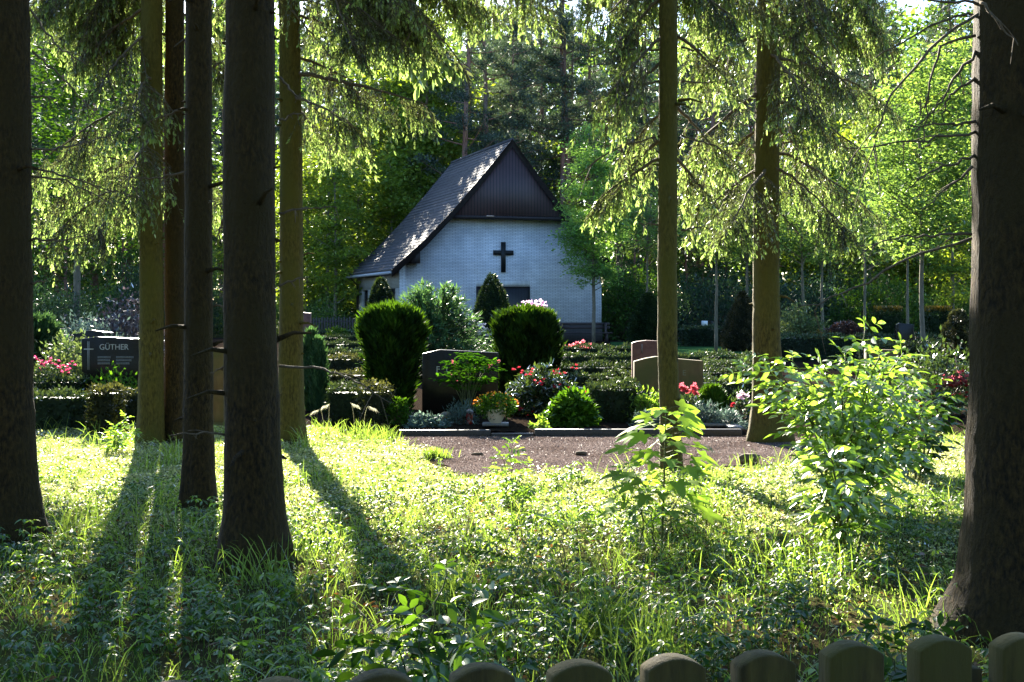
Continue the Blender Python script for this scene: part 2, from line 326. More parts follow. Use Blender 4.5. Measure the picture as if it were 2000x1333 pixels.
for P in (LP, RP):      # barge boards front and back
    for y0, y1 in ((-OH - 0.05, -OH - 0.003), (CD + .503, CD + .55)):
        mb = MB(); n = len(P); q = np.array(P)
        V = np.concatenate([np.c_[q[:, 0], np.full(n, y), q[:, 1] + dz] for y in (y0, y1) for dz in (0.03, -0.32)]); i = np.arange(n - 1)
        F = [np.stack((i + a_, i + b_, i + b_ + 1, i + a_ + 1), -1) for a_, b_ in ((0, n), (2 * n, 3 * n), (0, 2 * n), (n, 3 * n))]
        mb.add(V, F + [np.array([[0, n, 3 * n, 2 * n], [n - 1, 2 * n - 1, 4 * n - 1, 3 * n - 1]])]); mb.build('barge_board', [M_DARKW], roof)
mb = MB(); tube(mb, [(AP, -OH - .03, 9.2), (AP, CD / 2, 9.2), (AP, CD + .5, 9.2)], 0.09, 8); mb.build('ridge_cap', [M_ROOF], roof)
mb = MB(); tube(mb, [(-0.56, -OH + .05, 3.12), (-0.56, CD + .4, 3.12)], 0.07, 8); mb.build('gutter', [M_ZINC], roof)
mb = MB(); tube(mb, [(-0.5, CD - .2, 3.1), (-0.1, CD - .1, 2.7), (-0.08, CD - .1, 0.05)], 0.045, 8); mb.build('downpipe', [M_DARKW], chapel)
mb = MB(); prism(mb, [(2.25, 5.72), (7.62, 5.74), (AP, 8.92)][::-1], -OH + 0.03, -OH + 0.10); mb.build('gable_cladding', [M_CLAD], chapel)
mb = MB(); box(mb, (2.2, -OH + .02, 5.60), (7.67, -OH + .12, 5.717)); box(mb, (2.3, -OH + .12, 5.60), (7.6, -0.003, 5.64)); mb.build('gable_soffit', [M_DARKW], chapel)
mb = MB(); box(mb, (3.86, -OH - .02, 5.68), (4.22, -OH + .018, 5.74)); mb.build('lamp_plate', [surface('worn_tin', (0.3, 0.2, 0.15), (0.45, 0.33, 0.26), (9, 9, 9), 0.6, 0.1)], chapel)
mb = MB(); prism(mb, [(0.40, 3.55), (0.80, 3.55), (0.80, 4.28), (0.40, 3.88)][::-1], -OH + .05, -0.004); mb.build('purlin_box', [M_DARKW], chapel)
mb = MB(); prism(mb, [(8.9, 3.9), (9.25, 3.9), (9.25, 4.2), (8.9, 4.55)][::-1], -OH + .05, -0.004); mb.build('purlin_box', [M_DARKW], chapel)
cs = 4.86
mb = MB(); box(mb, (cs - .105, -0.10, 3.20), (cs + .105, -0.03, 4.58)); box(mb, (cs - .48, -0.097, 3.98), (cs - .105, -0.033, 4.20)); box(mb, (cs + .105, -0.097, 3.98), (cs + .48, -0.033, 4.20))
for z in (3.5, 4.1): box(mb, (cs - .03, -0.03, z - .03), (cs + .03, -0.002, z + .03))
mb.build('cross', [M_BLACK], chapel)
S0, S1 = 3.58, 6.16
mb = MB(); box(mb, (S0, -0.012, 2.545), (S1, -0.004, 2.80)); mb.build('lintel', [M_SOLD], chapel)
mb = MB(); box(mb, (S0 + .06, -0.03, 0.9), (S1 - .06, -0.004, 2.48)); sh = mb.build('shutter', [M_SHUT], chapel)
mb = MB()
for lo, hi in (((S0, -.05, .84), (S0 + .06, -.004, 2.54)), ((S1 - .06, -.05, .84), (S1, -.004, 2.54)), ((S0 + .06, -.05, 2.48), (S1 - .06, -.004, 2.54)), ((S0 + .06, -.05, .84), (S1 - .06, -.004, .9)), (((S0 + S1) / 2 - .03, -.045, .9), ((S0 + S1) / 2 + .03, -.031, 2.48))): box(mb, lo, hi)
mb.build('frame', [M_BLACK], sh)
mb = MB(); box(mb, (-0.02, -0.05, 0), (CW + .03, -0.005, 0.78)); mb.build('plinth', [M_PLINTH], chapel)
# bench in front of the wall
bench = thing('bench', (gx(1141, 61.6), 61.6, 0), 'long dark wooden bench with slatted back standing against the chapel wall', 'bench', rz=math.radians(6))
M_BENCH = surface('bench_wood', (0.03, 0.022, 0.022), (0.07, 0.05, 0.05), (3, 30, 30), 0.6, 0.2, 0.01)
for z in (0.62, 0.78):
    mb = MB(); box(mb, (-1.2, 0.20, z), (1.2, 0.24, z + .12)); mb.build('backrest_slat', [M_BENCH], bench)
mb = MB(); [box(mb, (-1.25, -0.25 + k * .15, .42), (1.25, -0.13 + k * .15, .465)) for k in range(3)]; mb.build('seat', [M_BENCH], bench)
for x in (-1.0, 1.0):
    mb = MB(); box(mb, (x - .05, -.2, 0), (x + .05, -.1, .42)); box(mb, (x - .05, .1, 0), (x + .05, .19, .9)); box(mb, (x - .05, -.1, .3), (x + .05, .1, .4)); mb.build('leg', [M_BENCH], bench)
# low wooden fence left of the chapel
M_FW = surface('fence_wood', (0.03, 0.024, 0.02), (0.08, 0.065, 0.055), (20, 20, 4), 0.9, 0.3, 0.01)
fz = 63.0; fx0, fx1 = gx(600, fz), gx(698, fz)
fence = thing('garden_fence', (fx0, fz, 0), 'low dark wooden picket fence beside the chapel porch', 'fence')
for k in range(18):
    x = k * (fx1 - fx0) / 18
    mb = MB(); box(mb, (x, 0, .06), (x + .075, .02, 1.12 + .03 * math.sin(k * 3))); mb.build('picket', [M_FW], fence)
for z in (0.3, 0.9):
    mb = MB(); box(mb, (-.1, .021, z), (fx1 - fx0, .06, z + .08)); mb.build('rail', [M_FW], fence)

# ------------------------------------------------------------------ trees
def trunk_mesh(base, top, r0, r1, flare, seed, n=36, rings=70, knots=14, kz=(0.5, 6)):
    """Tapered trunk from base to top with root flare, uneven bark outline and knots."""
    r = rng(seed); mb = MB(); base, top = np.array(base, float), np.array(top, float)
    H = top[2] - base[2]; z = np.concatenate((np.linspace(0, 1.2, 16)[:-1], np.linspace(1.2, 7, rings - 24), np.linspace(7, H, 10)[1:])); k = len(z)
    p = base + (top - base) * (z / H)[:, None]
    p[:, :2] += np.cumsum(r.normal(0, 0.0025, (k, 2)), 0)
    p[0, 2] -= 0.08
    rad = r0 + (r1 - r0) * z / H + flare * np.exp(-z / 0.22) + flare * 0.35 * np.exp(-z / 0.8)
    th = np.arange(n) / n * 2 * math.pi
    ph = r.uniform(0, 6.28, 6); lob = 0
    for i, f in enumerate((3, 4, 5, 7)): lob = lob + np.sin(f * th + ph[i]) / (1.5 + i)
    J = 1 + 0.16 * lob[None, :] * np.exp(-z / 0.35)[:, None] + r.normal(0, 0.012, (k, n)) + 0.012 * np.sin(5 * th[None] + z[:, None] * 0.7 + ph[4])
    tube(mb, p, rad, n, 0, 0.4, True, J)
    for i in range(knots):
        zz = r.uniform(*kz); a = r.uniform(0, 6.28); c = base + (top - base) * zz / H; rr = np.interp(zz, z, rad)
        d = np.array((math.cos(a), math.sin(a), r.uniform(-.2, .5))); q = c + d * rr * 0.9
        l = r.choice([.03, .05, .09, .25]); tube(mb, [q, q + d * l * .5, q + d * l + (0, 0, -l * .2)], [.02, .013, .006], 5, 0)
    return mb

def bough(mb, a, b, r, sag=0.1, tassel=0.32, dens=1.0, rad=0.022, sub=0.55, shoot=(0.032, 0.058), sw=0.010, newg=0.75, twig=True, start=0.2):
    """A drooping spruce limb from a to b: side twigs in its plane, tassels of needle shoots hanging from them."""
    a, b = np.array(a, float), np.array(b, float); ln = np.linalg.norm(b - a)
    ax = bez(a, (a + b) / 2 + (0, 0, sag * ln), b, 14)
    ax[1:-1] += r.normal(0, .012 * ln, (12, 3)) * .5
    tube(mb, ax, np.linspace(rad, rad * .25, 14), 5, 0, .3)
    n = max(6, int(ln / 0.075 * dens)); t = np.sort(r.uniform(start, 1, n)); u = t * 13; i = np.minimum(u.astype(int), 12)
    p0 = ax[i] + (ax[i + 1] - ax[i]) * (u - i)[:, None]; tan = norm(ax[i + 1] - ax[i])
    side = norm(np.cross(tan, UP)) * np.where(np.arange(n) % 2, 1, -1)[:, None]
    L = (sub * np.sqrt(np.clip(1.12 - t, 0, 1)) * r.uniform(.5, 1.2, n) + .1) * min(1, ln / 1.2 + .2)
    d = norm(tan * .75 + side * r.uniform(.5, 1.0, (n, 1)) + UP * r.uniform(-.35, .02, (n, 1)))
    S, T, TL = [], [], []
    per = max(2, int(round(8.5 * dens)))
    for k in range(per):
        f = (k + r.uniform(0, 1, n)) / per
        S.append(p0 + d * (L * f)[:, None] - UP * (.35 * L * f ** 2)[:, None])
        T.append(norm(d * .25 + r.normal(0, .22, (n, 3)) - UP * 1.0)); TL.append(tassel * r.uniform(.4, 1.4, n) * (1 - .5 * t))
    if twig:
        P3 = np.stack([p0 + d * (L * f)[:, None] - UP * (.35 * L * f ** 2)[:, None] for f in (0, .5, 1)], 1)
        for q in P3[::2]: tube(mb, q, [.006, .004, .002], 3, 0, .3, False)
    S, T, TL = np.concatenate(S), np.concatenate(T), np.concatenate(TL); m = len(S)
    leaves(mb, S, T, rdir(r, m), TL, 0.006 + 0 * TL, 0, .3, 'strip')
    ks = max(3, int(12 * dens))
    vig = r.uniform(0, 1, m)      # some tassels carry more new growth
    for k in range(ks):
        f = (k + r.uniform(-.3, .3, m)) / ks
        D = norm(T * .9 + rdir(r, m) * .75); l = r.uniform(*shoot, m)
        leaves(mb, S + T * (TL * np.clip(f, 0, 1))[:, None], D, rdir(r, m), l, sw * r.uniform(.7, 1.2, m), 1, np.clip(r.normal(.10, .08, m) + .25 * (f > .6), 0, 1), 'strip')
    for k in range(3):            # new shoots at the tips
        g = vig < newg; mm = g.sum()
        D = norm(T[g] + rdir(r, mm) * .45); l = r.uniform(shoot[0] * 1.1, shoot[1] * 1.25, mm)
        leaves(mb, S[g] + T[g] * (TL[g] * r.uniform(.8, 1.0, mm))[:, None], D, rdir(r, mm), l, sw * 2.3, 1, r.uniform(.6, 1, mm), 'strip')

def dead_branch(pts, parent, base, rad=0.012, seed=0, twigs=5):
    r = rng(seed); mb = MB(); p = np.array(pts, float) - base
    if len(p) == 2: p = bez(p[0], (p[0] + p[1]) / 2 + (0, 0, .06 * np.linalg.norm(p[1] - p[0])), p[1], 9)
    else:
        t = np.linspace(0, len(p) - 1, 14); p = np.stack([np.interp(t, np.arange(len(p)), p[:, k]) for k in range(3)], 1)
        p[1:-1] = (p[:-2] + p[1:-1] * 2 + p[2:]) / 4
    p[1:] += r.normal(0, .006, (len(p) - 1, 3))
    tube(mb, p, np.linspace(rad, rad * .3, len(p)), 6, 0, .3)
    ln = np.linalg.norm(p[-1] - p[0])
    for k in range(twigs):
        i = r.integers(2, len(p) - 1); d = norm(norm(p[i] - p[i - 1]) * .6 + rdir(r, 1)[0] * .8 - UP * .35); l = ln * r.uniform(.12, .4)
        q = p[i] + np.outer(np.linspace(0, 1, 5), d) * l; q[:, 2] -= np.linspace(0, 1, 5) ** 2 * l * .3
        tube(mb, q, np.linspace(rad * .4, rad * .12, 5), 4, 0, .3, False)
    return mb.build('dead_branch', [TWIG], parent, True)

def upper_crown(mb, top, h0, r, n=36, Lmax=2.6, base_off=(0, 0)):
    for k in range(n):
        f = k / n; z = h0 + (top[2] - h0 - .5) * f; az = k * 2.4 + r.uniform(-.4, .4); L = Lmax * (1 - f) ** .7 * r.uniform(.75, 1.1) + .3
        c = np.array(top) * (z / top[2]); c[2] = z
        e = c + np.array((math.cos(az) * L, math.sin(az) * L, -L * r.uniform(.15, .4)))
        bough(mb, c, e, r, .1, .45, .42, .02, .8, (.14, .24), .045, .5, False, .1)

def spruce(px_base, Z, dia, label, px_top=None, flare=.06, bark=None, boughs=(), dead=(), seed=0, H=24, h0=7.0, crown_n=34, extra=None):
    x = gx(px_base, Z); base = np.array((x, Z, 0.))
    t = thing('spruce_tree', base, label, 'spruce tree', 'tall spruces at the edge of the wood')
    top = np.array((0.0 if px_top is None else (gx(px_top, Z) - x) * H / hh(0, Z), 0, H))
    trunk_mesh((0, 0, 0), top, dia / 2, .04, flare, seed, knots=16, kz=(.6, hh(-40, Z))).build('trunk', [bark or BARK], t, True)
    r = rng(seed + 50)
    for bi, B in enumerate(boughs):
        (x0, y0), (x1, y1, z1), kw = B
        mb = MB(); a = at(x0, y0, Z) - base; b = at(x1, y1, z1) - base
        a[:2] = top[:2] * a[2] / H
        bough(mb, a, b, r, **kw); mb.build('bough', [TWIG, NEEDLE], t)
    for k in range(extra[0] if extra else 0):
        mb = MB(); a = np.array((0, 0, hh(r.uniform(-280, -40), Z))); b = at(r.uniform(*extra[1]), r.uniform(*extra[2]), Z + r.uniform(.1, 2.6)) - base; a[:2] = top[:2] * a[2] / H
        bough(mb, a, b, r, tassel=r.uniform(.35, .55), sub=.7, dens=1.15, start=.3); mb.build('bough', [TWIG, NEEDLE], t)
    mb = MB(); upper_crown(mb, top, h0, r, crown_n); mb.build('crown', [TWIG, NEEDLE], t)
    for i, D in enumerate(dead):
        dead_branch([at(q[0], q[1], q[2] if len(q) > 2 else Z) for q in D], t, base, .005 + Z * .0005, seed * 31 + i, 3 if seed == 9 else 5)
    return t

spruce(8, 9.4, .385, 'thick dark spruce trunk cut off by the edge of the photo, leftmost of all', flare=.09, seed=1, dead=(
    [(62, 190), (115, 194)], [(62, 292, 9.4), (150, 285, 9.7), (262, 250, 10)], [(64, 330), (150, 350), (260, 385)], [(60, 470), (130, 470), (188, 455)],
    [(60, 20, 9.4), (110, 90, 9.3), (170, 130, 9.2)], [(62, 345), (120, 350), (190, 380), (240, 420)], [(63, 100), (130, 160), (190, 230)], [(62, 555), (95, 548)]))
spruce(294, 16.0, .285, 'olive barked spruce trunk behind the dark trunks, with bright grass at its foot', flare=.03, bark=BARKY, extra=(7, (60, 260), (-60, 110)), seed=2, h0=7.4, boughs=(
    ((294, 190), (90, 310, 15.4), dict(tassel=.4)), ((294, 240), (75, 345, 16.6), dict(tassel=.5)), ((294, 300), (95, 420, 17.2), dict(tassel=.5)), ((294, 330), (110, 455, 16), dict(tassel=.45)),
    ((294, 350), (180, 470, 15.2), dict(tassel=.35)), ((294, -90), (90, -10, 16.2), {}), ((294, -60), (150, 60, 17), {}), ((294, 10), (170, 110, 16.4), {}), ((294, 60), (190, 170, 15.4), {}),
    ((294, 60), (430, 130, 17), {}), ((294, 300), (440, 400, 17.2), {}), ((294, 150), (250, 240, 14.5), {}), ((294, 270), (240, 380, 14.4), dict(tassel=.4))),
    dead=([(290, 210), (220, 170), (180, 60)], [(290, 330), (180, 300), (100, 290)], [(270, 160), (200, 160)]))
spruce(342, 16.2, .25, 'slim spruce trunk half hidden between the olive trunk and its darker neighbour', flare=.03, bark=BARK, seed=3, boughs=(((342, 20), (440, 120, 18), {}), ((342, -50), (240, 60, 18), {})), dead=([(325, 250), (300, 255)], [(360, 600), (380, 590)]))
spruce(391, 10.8, .225, 'medium brown spruce trunk just beside the blackest trunk', flare=.035, bark=BARK, seed=4, dead=([(418, 130), (450, 115)], [(418, 260), (470, 275)], [(418, 600), (450, 596)], [(362, 215), (290, 240)], [(365, 335), (300, 350), (230, 345)]))
spruce(495, 8.47, .325, 'blackest and nearest spruce trunk of the group beside the chapel roof', flare=.075, seed=5, px_top=492, dead=(
    [(545, 235), (592, 220)], [(545, 417), (600, 408), (662, 404)], [(545, 715, 8.4), (640, 722, 8.3), (690, 740, 8.2), (762, 788, 8.1)], [(440, 402), (410, 396)], [(440, 850, 8.4), (330, 848, 8.2)],
    [(440, 715), (415, 730)], [(438, 420), (424, 470)], [(545, 150), (580, 190), (600, 175)], [(545, 560), (600, 540)]))
spruce(568, 16.3, .292, 'straight olive spruce trunk with a curtain of hanging boughs reaching over the chapel roof', flare=.035, bark=BARKY, extra=(11, (610, 1095), (-90, 70)), seed=6, h0=7.4, boughs=(
    ((568, -60), (860, 50, 16.8), dict(tassel=.5)), ((568, -160), (1060, 10, 17.6), dict(tassel=.5, sub=.7)), ((568, -240), (1075, -60, 15.6), dict(tassel=.55, sub=.7)), ((568, -40), (770, 70, 15.2), dict(tassel=.45)),
    ((568, 140), (835, 205, 16.3), dict(tassel=.5, sag=.03, rad=.03)), ((568, -190), (900, 30, 18.2), dict(tassel=.5)), ((568, 110), (730, 190, 17.4), dict(tassel=.4)), ((568, 30), (700, 90, 18), dict(tassel=.4)),
    ((568, -300), (960, -60, 17), dict(tassel=.6, sub=.8)), ((568, 190), (690, 250, 15.6), dict(tassel=.4)), ((568, 60), (430, 150, 16.8), {}), ((568, -80), (440, 20, 17.4), {}), ((568, 210), (650, 290, 17.5), dict(tassel=.35)),
    ((568, -120), (690, 90, 14.6), dict(tassel=.4)), ((568, -200), (800, 0, 14.8), dict(tassel=.45))),
    dead=([(590, -120, 15.5), (770, 0, 15), (860, 70, 14.9), (910, 130, 14.9), (922, 200, 14.9), (908, 280, 14.9)], [(570, 20, 16), (620, 80, 16), (680, 150, 16)], [(592, 15), (640, 60)], [(560, 400), (590, 430)]))
spruce(1309, 13.5, .198, 'slimmest straight spruce trunk standing at the edge of the gravel path', flare=.02, bark=BARKY, extra=(5, (1165, 1460), (-90, 60)), seed=7, h0=7.4, boughs=(
    ((1310, -70), (1185, 30, 13.4), dict(start=.3, tassel=.4)), ((1310, -20), (1190, 110, 13.6), dict(start=.3, tassel=.4)), ((1310, 60), (1185, 190, 13.2), dict(start=.3, tassel=.4)), ((1310, 110), (1200, 210, 13.6), dict(start=.3, tassel=.45)), ((1310, 200), (1225, 300, 13.9), dict(start=.3, tassel=.35)),
    ((1310, 260), (1195, 370, 13.9), dict(start=.3, tassel=.3)), ((1310, 300), (1170, 390, 13.7), dict(start=.3, tassel=.22)), ((1310, -40), (1440, 40, 13.2), dict(start=.3)), ((1310, 60), (1420, 160, 13.8), dict(start=.3)), ((1310, 200), (1400, 300, 13.9), dict(start=.3)),
    ((1310, -140), (1240, 0, 13.8), dict(start=.3, tassel=.5)), ((1310, -160), (1170, -60, 13.6), dict(start=.3, tassel=.4)), ((1310, 300), (1390, 400, 13.8), dict(start=.3))),
    dead=([(1290, 97), (1200, 100), (1118, 116)], [(1290, 160), (1240, 165), (1190, 188)], [(1290, 266), (1200, 290), (1130, 340), (1096, 382)], [(1330, 93), (1375, 100), (1410, 165)], [(1330, 265), (1400, 285), (1470, 350)], [(1330, 160), (1400, 165)], [(1300, 300), (1312, 330)], [(1290, 440), (1240, 437)], [(1330, 450), (1390, 445)]))
spruce(1501, 16.5, .33, 'spruce trunk with flared roots between the gravel path and the bright elder bush', px_top=1502, flare=.10, bark=BARKY, extra=(8, (1335, 1730), (-90, 120)), seed=8, h0=7.4, boughs=(
    ((1501, 170), (1345, 300, 16.5), dict(tassel=.45, rad=.035)), ((1501, 240), (1350, 380, 17.6), dict(tassel=.45)), ((1501, 320), (1365, 425, 16.6), dict(tassel=.4)), ((1501, 60), (1350, 160, 18), dict(tassel=.4)), ((1501, -60), (1370, 60, 17.4), dict(tassel=.4)),
    ((1501, -80), (1640, 60, 17.2), dict(tassel=.45)), ((1501, 50), (1660, 170, 16.2), dict(tassel=.5)), ((1501, 110), (1745, 215, 17.6), dict(tassel=.4)), ((1501, 190), (1690, 300, 15.8), dict(tassel=.5)), ((1501, 290), (1715, 425, 17), dict(tassel=.4)),
    ((1501, 320), (1650, 445, 15.6), dict(tassel=.4)), ((1501, 100), (1590, 240, 15), dict(tassel=.45)), ((1501, 230), (1610, 380, 18), dict(tassel=.45)), ((1501, 0), (1560, 140, 18.2), dict(tassel=.5)), ((1501, 330), (1430, 440, 15), dict(tassel=.4)),
    ((1501, -150), (1580, 40, 14.6), dict(tassel=.4)), ((1501, 260), (1450, 400, 18.4), dict(tassel=.4))),
    dead=([(1530, 190), (1545, 260), (1590, 350)], [(1530, 280), (1560, 278)], [(1475, 5, 16), (1440, 60, 16), (1400, 190, 16)], [(1528, 420), (1570, 470)], [(1530, 20), (1600, 60), (1650, 120)]))
spruce(2000, 6.75, .49, 'very thick near spruce trunk with a flared foot and many bare twigs', px_top=2006, flare=.135, seed=9, H=26, dead=(
    [(1908, 256), (1780, 276), (1640, 293)], [(1908, 237), (1830, 244), (1762, 254)], [(1910, 28, 6.7), (1850, 60, 6.6), (1780, 130, 6.5), (1725, 210, 6.5), (1708, 270, 6.5), (1712, 330, 6.5)],
    [(1905, 100), (1860, 160), (1838, 205), (1785, 250)], [(1898, 458), (1800, 460), (1668, 480)], [(1898, 466), (1790, 500), (1680, 560), (1600, 590), (1590, 622)], [(1905, 302), (1840, 325), (1773, 366)],
    [(1912, 10), (1820, 0), (1700, -20)], [(1905, 70), (1830, 90), (1810, 200), (1805, 290)], [(1910, 33), (1870, 28), (1740, 90), (1700, 120)], [(1908, 150), (1850, 190), (1840, 240)], [(1900, 325), (1860, 360), (1800, 410)], [(1915, 5, 6.5), (1985, 90, 6.4)]))

spruce(521, 21.5, .27, 'hidden spruce added behind the blackest trunk, its crown shading the grass', flare=.03, seed=11, h0=6.4, crown_n=28)  # hidden tree added so that its crown shades the near grass
# far pines
def pine_proto(seed, H=24.0, dead=True):
    r = rng(seed); t = thing('pine_tree', (0, 0, 0), 'tall pine with reddish trunk in the wood behind the chapel', 'pine tree', 'pines in the wood behind the cemetery')
    mb = MB(); z = np.linspace(0, H, 16); p = np.c_[np.cumsum(r.normal(0, .05, 16)), np.cumsum(r.normal(0, .05, 16)), z]
    tube(mb, p, np.linspace(.23, .05, 16), 9, 0); mb.build('trunk', [PBARK], t, True)
    mb = MB()
    for k in range(46):
        f = (k / 46) ** .8; zz = H * (.22 + .77 * f); c = np.array([np.interp(zz, z, p[:, i]) for i in range(3)]); az = r.uniform(0, 6.28)
        L = (2.9 * math.sin(min(1, (1 - f) * 1.3 + .12) * 1.5) + .3) * r.uniform(.5, 1.1)
        e = c + np.array((math.cos(az) * L, math.sin(az) * L, L * r.uniform(-.15, .45)))
        q = bez(c, (c + e) / 2 + (0, 0, -.1 * L), e, 6); tube(mb, q, np.linspace(.05, .015, 6), 4, 0, .3, False)
        bare = f < .3 and r.random() < .6
        if bare: continue
        m = int(6 + L * 5); tt = r.uniform(.3, 1.05, m); C = c + (e - c) * tt[:, None] + r.normal(0, .28, (m, 3)) * (1, 1, .55)
        per = 24; P = np.repeat(C, per, 0) + r.normal(0, .16, (m * per, 3)) * (1, 1, .6)
        D = norm(r.normal(size=(m * per, 3)) * .8 + UP * .5)
        leaves(mb, P, D, rdir(r, m * per), r.uniform(.16, .3, m * per), .045, 1, np.repeat(r.uniform(0, 1, m), per), 'rhomb')
    mb.build('crown', [PBARK, PINEN], t)
    return t
PINES = [pine_proto(100 + i, H) for i, H in enumerate((23, 26, 21, 25))]
r = rng(7)
spots = [(905, 78), (1000, 92), (640, 84), (622, 95), (955, 84), (1055, 100), (1110, 88), (1150, 96), (1210, 86), (1265, 94), (1000, 84), (1640, 100), (1700, 105), (1740, 95), (1790, 110), (1850, 100), (90, 90), (140, 100), (60, 105), (185, 95)]
for z in (88, 97, 107, 118, 130):
    for px in np.arange(-150, 2200, 118 if z < 100 else 135): (spots.append((px + r.uniform(-50, 50), z + r.uniform(-4, 4))) if r.random() < .85 and not (420 < px < 860 and z < 112) else 0)
used = [False] * 4
for px, z in spots:
    k = int(r.integers(4)); loc = (gx(px, z), z, 0)
    if not used[k]: PINES[k].location = loc; used[k] = True
    else: dup(PINES[k], loc, r.uniform(0, 6.28), r.uniform(.85, 1.12))

# broadleaf trees
def broadleaf(name, label, cat, mat, H, crown_r, crown_h0, seed, n_clump, per, leaf, group=None, trunk_r=.12, bark=GBARK, flat=.6, clump_r=.45, tiers=False):
    r = rng(seed); t = thing(name, (0, 0, 0), label, cat, group)
    mb = MB(); z = np.linspace(0, H * .93, 12); p = np.c_[np.cumsum(r.normal(0, .02 * trunk_r / .1, 12)), np.cumsum(r.normal(0, .02 * trunk_r / .1, 12)), z]
    tube(mb, p, np.linspace(trunk_r, trunk_r * .2, 12), 9, 0); tr = mb
    C = []
    while len(C) < n_clump:
        d = rdir(r, 1)[0] * r.uniform(.25, 1) ** .5; h = (crown_h0 + H) / 2 + d[2] * (H - crown_h0) / 2
        prof = 1.0 if not tiers else .55 + .45 * math.sin(h * 5.0)
        C.append(np.array((d[0] * crown_r * prof, d[1] * crown_r * prof, h)))
    C = np.array(C)
    for c in C[::3]:
        zz = max(crown_h0 * .8, c[2] - np.hypot(c[0], c[1]) * .6); b = np.array([np.interp(zz, z, p[:, i]) for i in range(3)])
        tube(tr, bez(b, (b + c) / 2 + (0, 0, -.05), c, 5), np.linspace(trunk_r * .28, .008, 5), 4, 0, .3, False)
    tr.build('trunk', [bark], t, True)
    mb = MB(); n = n_clump * per
    P = np.repeat(C, per, 0) + r.normal(0, clump_r, (n, 3)) * (1, 1, flat * .7)
    D = norm(np.c_[r.normal(size=(n, 2)), r.normal(-.3, .35, n)]); Nn = norm(r.normal(0, .5, (n, 3)) + UP)
    leaves(mb, P, D, Nn, leaf * r.uniform(.7, 1.3, n), leaf * .55, 0, np.clip(np.repeat(r.uniform(0, 1, n_clump), per) * .7 + r.uniform(0, .3, n), 0, 1), 'rhomb')
    mb.build('crown', [mat], t)
    return t
# yellow-green maples beside and behind the chapel
G1 = 'yellow green maples at the edge of the wood'
MAP = [broadleaf('maple_tree', 'yellow green maple at the edge of the wood beside the chapel roof', 'maple tree', LEAFY, 11 + i * 1.5, 3.0, 1.5, 200 + i, 95, 70, .26, G1, .13, GBARK, .5, .55, True) for i in range(3)]
OAK = [broadleaf('oak_tree', 'dark green leafy tree in the wood behind the cemetery', 'leafy tree', LEAFD, 14 + i * 2, 3.6, 2.0, 210 + i, 85, 55, .3, 'dark leafy trees in the wood', .16, PBARK, .6, .6) for i in range(3)]
used = [False] * 6
def put(protos, off, px, z, sc, rr):
    k = int(rr.integers(len(protos))); loc = (gx(px, z), z, 0)
    if not used[off + k]: protos[k].location = loc; protos[k].scale = (sc,) * 3; used[off + k] = True
    else: dup(protos[k], loc, rr.uniform(0, 6.28), sc)
for px, z, sc in ((640, 74, .85), (700, 78, .9), (765, 79, .95), (820, 82, .85), (600, 80, 1), (560, 76, .8), (470, 84, .9), (1105, 78, .65), (1700, 74, 1.05), (1620, 80, 1.1), (1790, 82, 1.1), (1860, 72, .8), (1950, 78, 1), (1560, 84, .9), (1080, 90, .9), (150, 86, .7), (655, 71, .8), (835, 84, 1.4), (780, 90, 1.45), (745, 86, 1.25), (800, 82, 1.2), (855, 93, 1.45), (815, 88, 1.5), (1810, 90, 1.6)): put(MAP, 0, px, z, sc, r)
for px, z, sc in ((890, 92, .85), (1905, 95, 1.5), (1705, 97, 1.5), (860, 97, 1.3), (790, 97, 1.4), (740, 98, 1.4), (380, 88, .9), (240, 84, .8), (130, 80, .85), (60, 86, .9), (-40, 78, .9), (1240, 80, .6), (1340, 82, .7), (1420, 86, .8), (1500, 82, .75), (1640, 92, .9), (1760, 95, .9), (1880, 88, .85), (2020, 84, .9), (1300, 98, .7), (180, 96, .9), (320, 100, 1)): put(OAK, 3, px, z, sc, r)

bt = broadleaf('beech_tree', 'blue green leaved tree standing behind the cemetery shrubs near the edge of the photo', 'leafy tree', LEAFS, 13, 3.6, 3.0, 230, 120, 90, .2, None, .14, GBARK, .6, .5, True); bt.location = (gx(150, 46), 46, 0)
# understory shrubs at the foot of the wood
def bush(name, label, cat, mat, w, h, n, leaf, seed, group=None, flat=.6, lw=.5, part='foliage', stems=True, dy=None, per=28, cr=.13, shape='rhomb'):
    """Loose shrub: leaf clumps through a rounded volume on a few stems."""
    r = rng(seed); t = thing(name, (0, 0, 0), label, cat, group); nc = max(6, n // per); mb = MB()
    d = rdir(r, nc) * r.uniform(.3, 1, (nc, 1)) ** .4; d[:, 2] = np.abs(d[:, 2]) * r.choice([1, .7], nc); dd = dy or w
    C = np.c_[d[:, 0] * w / 2 * .9, d[:, 1] * dd / 2 * .9, .08 * h + d[:, 2] * h * .9]
    k = nc * per; out = norm(np.repeat(C - (0, 0, h * .25), per, 0))
    P = np.repeat(C, per, 0) + r.normal(0, cr * min(w, h), (k, 3)) * (1, 1, flat); P[:, 2] = np.maximum(P[:, 2], .02)
    D = norm(out * .7 + rdir(r, k) * .8); Nn = norm(UP + rdir(r, k) * .8)
    leaves(mb, P, D, Nn, leaf * r.uniform(.7, 1.3, k), leaf * lw, 0, np.clip(np.repeat(r.uniform(0, .8, nc), per) + r.uniform(0, .25, k), 0, 1), shape)
    mb.build(part, [mat], t)
    if stems:
        mb = MB()
        for c in C[::4]: tube(mb, bez((r.normal(0, .05 * w), r.normal(0, .05 * w), 0), (c[0] * .3, c[1] * .3, c[2] * .6), c, 5), np.linspace(.012 + .008 * h, .004, 5), 4, 0, .3, False)
        mb.build('stem', [TWIG], t)
    return t
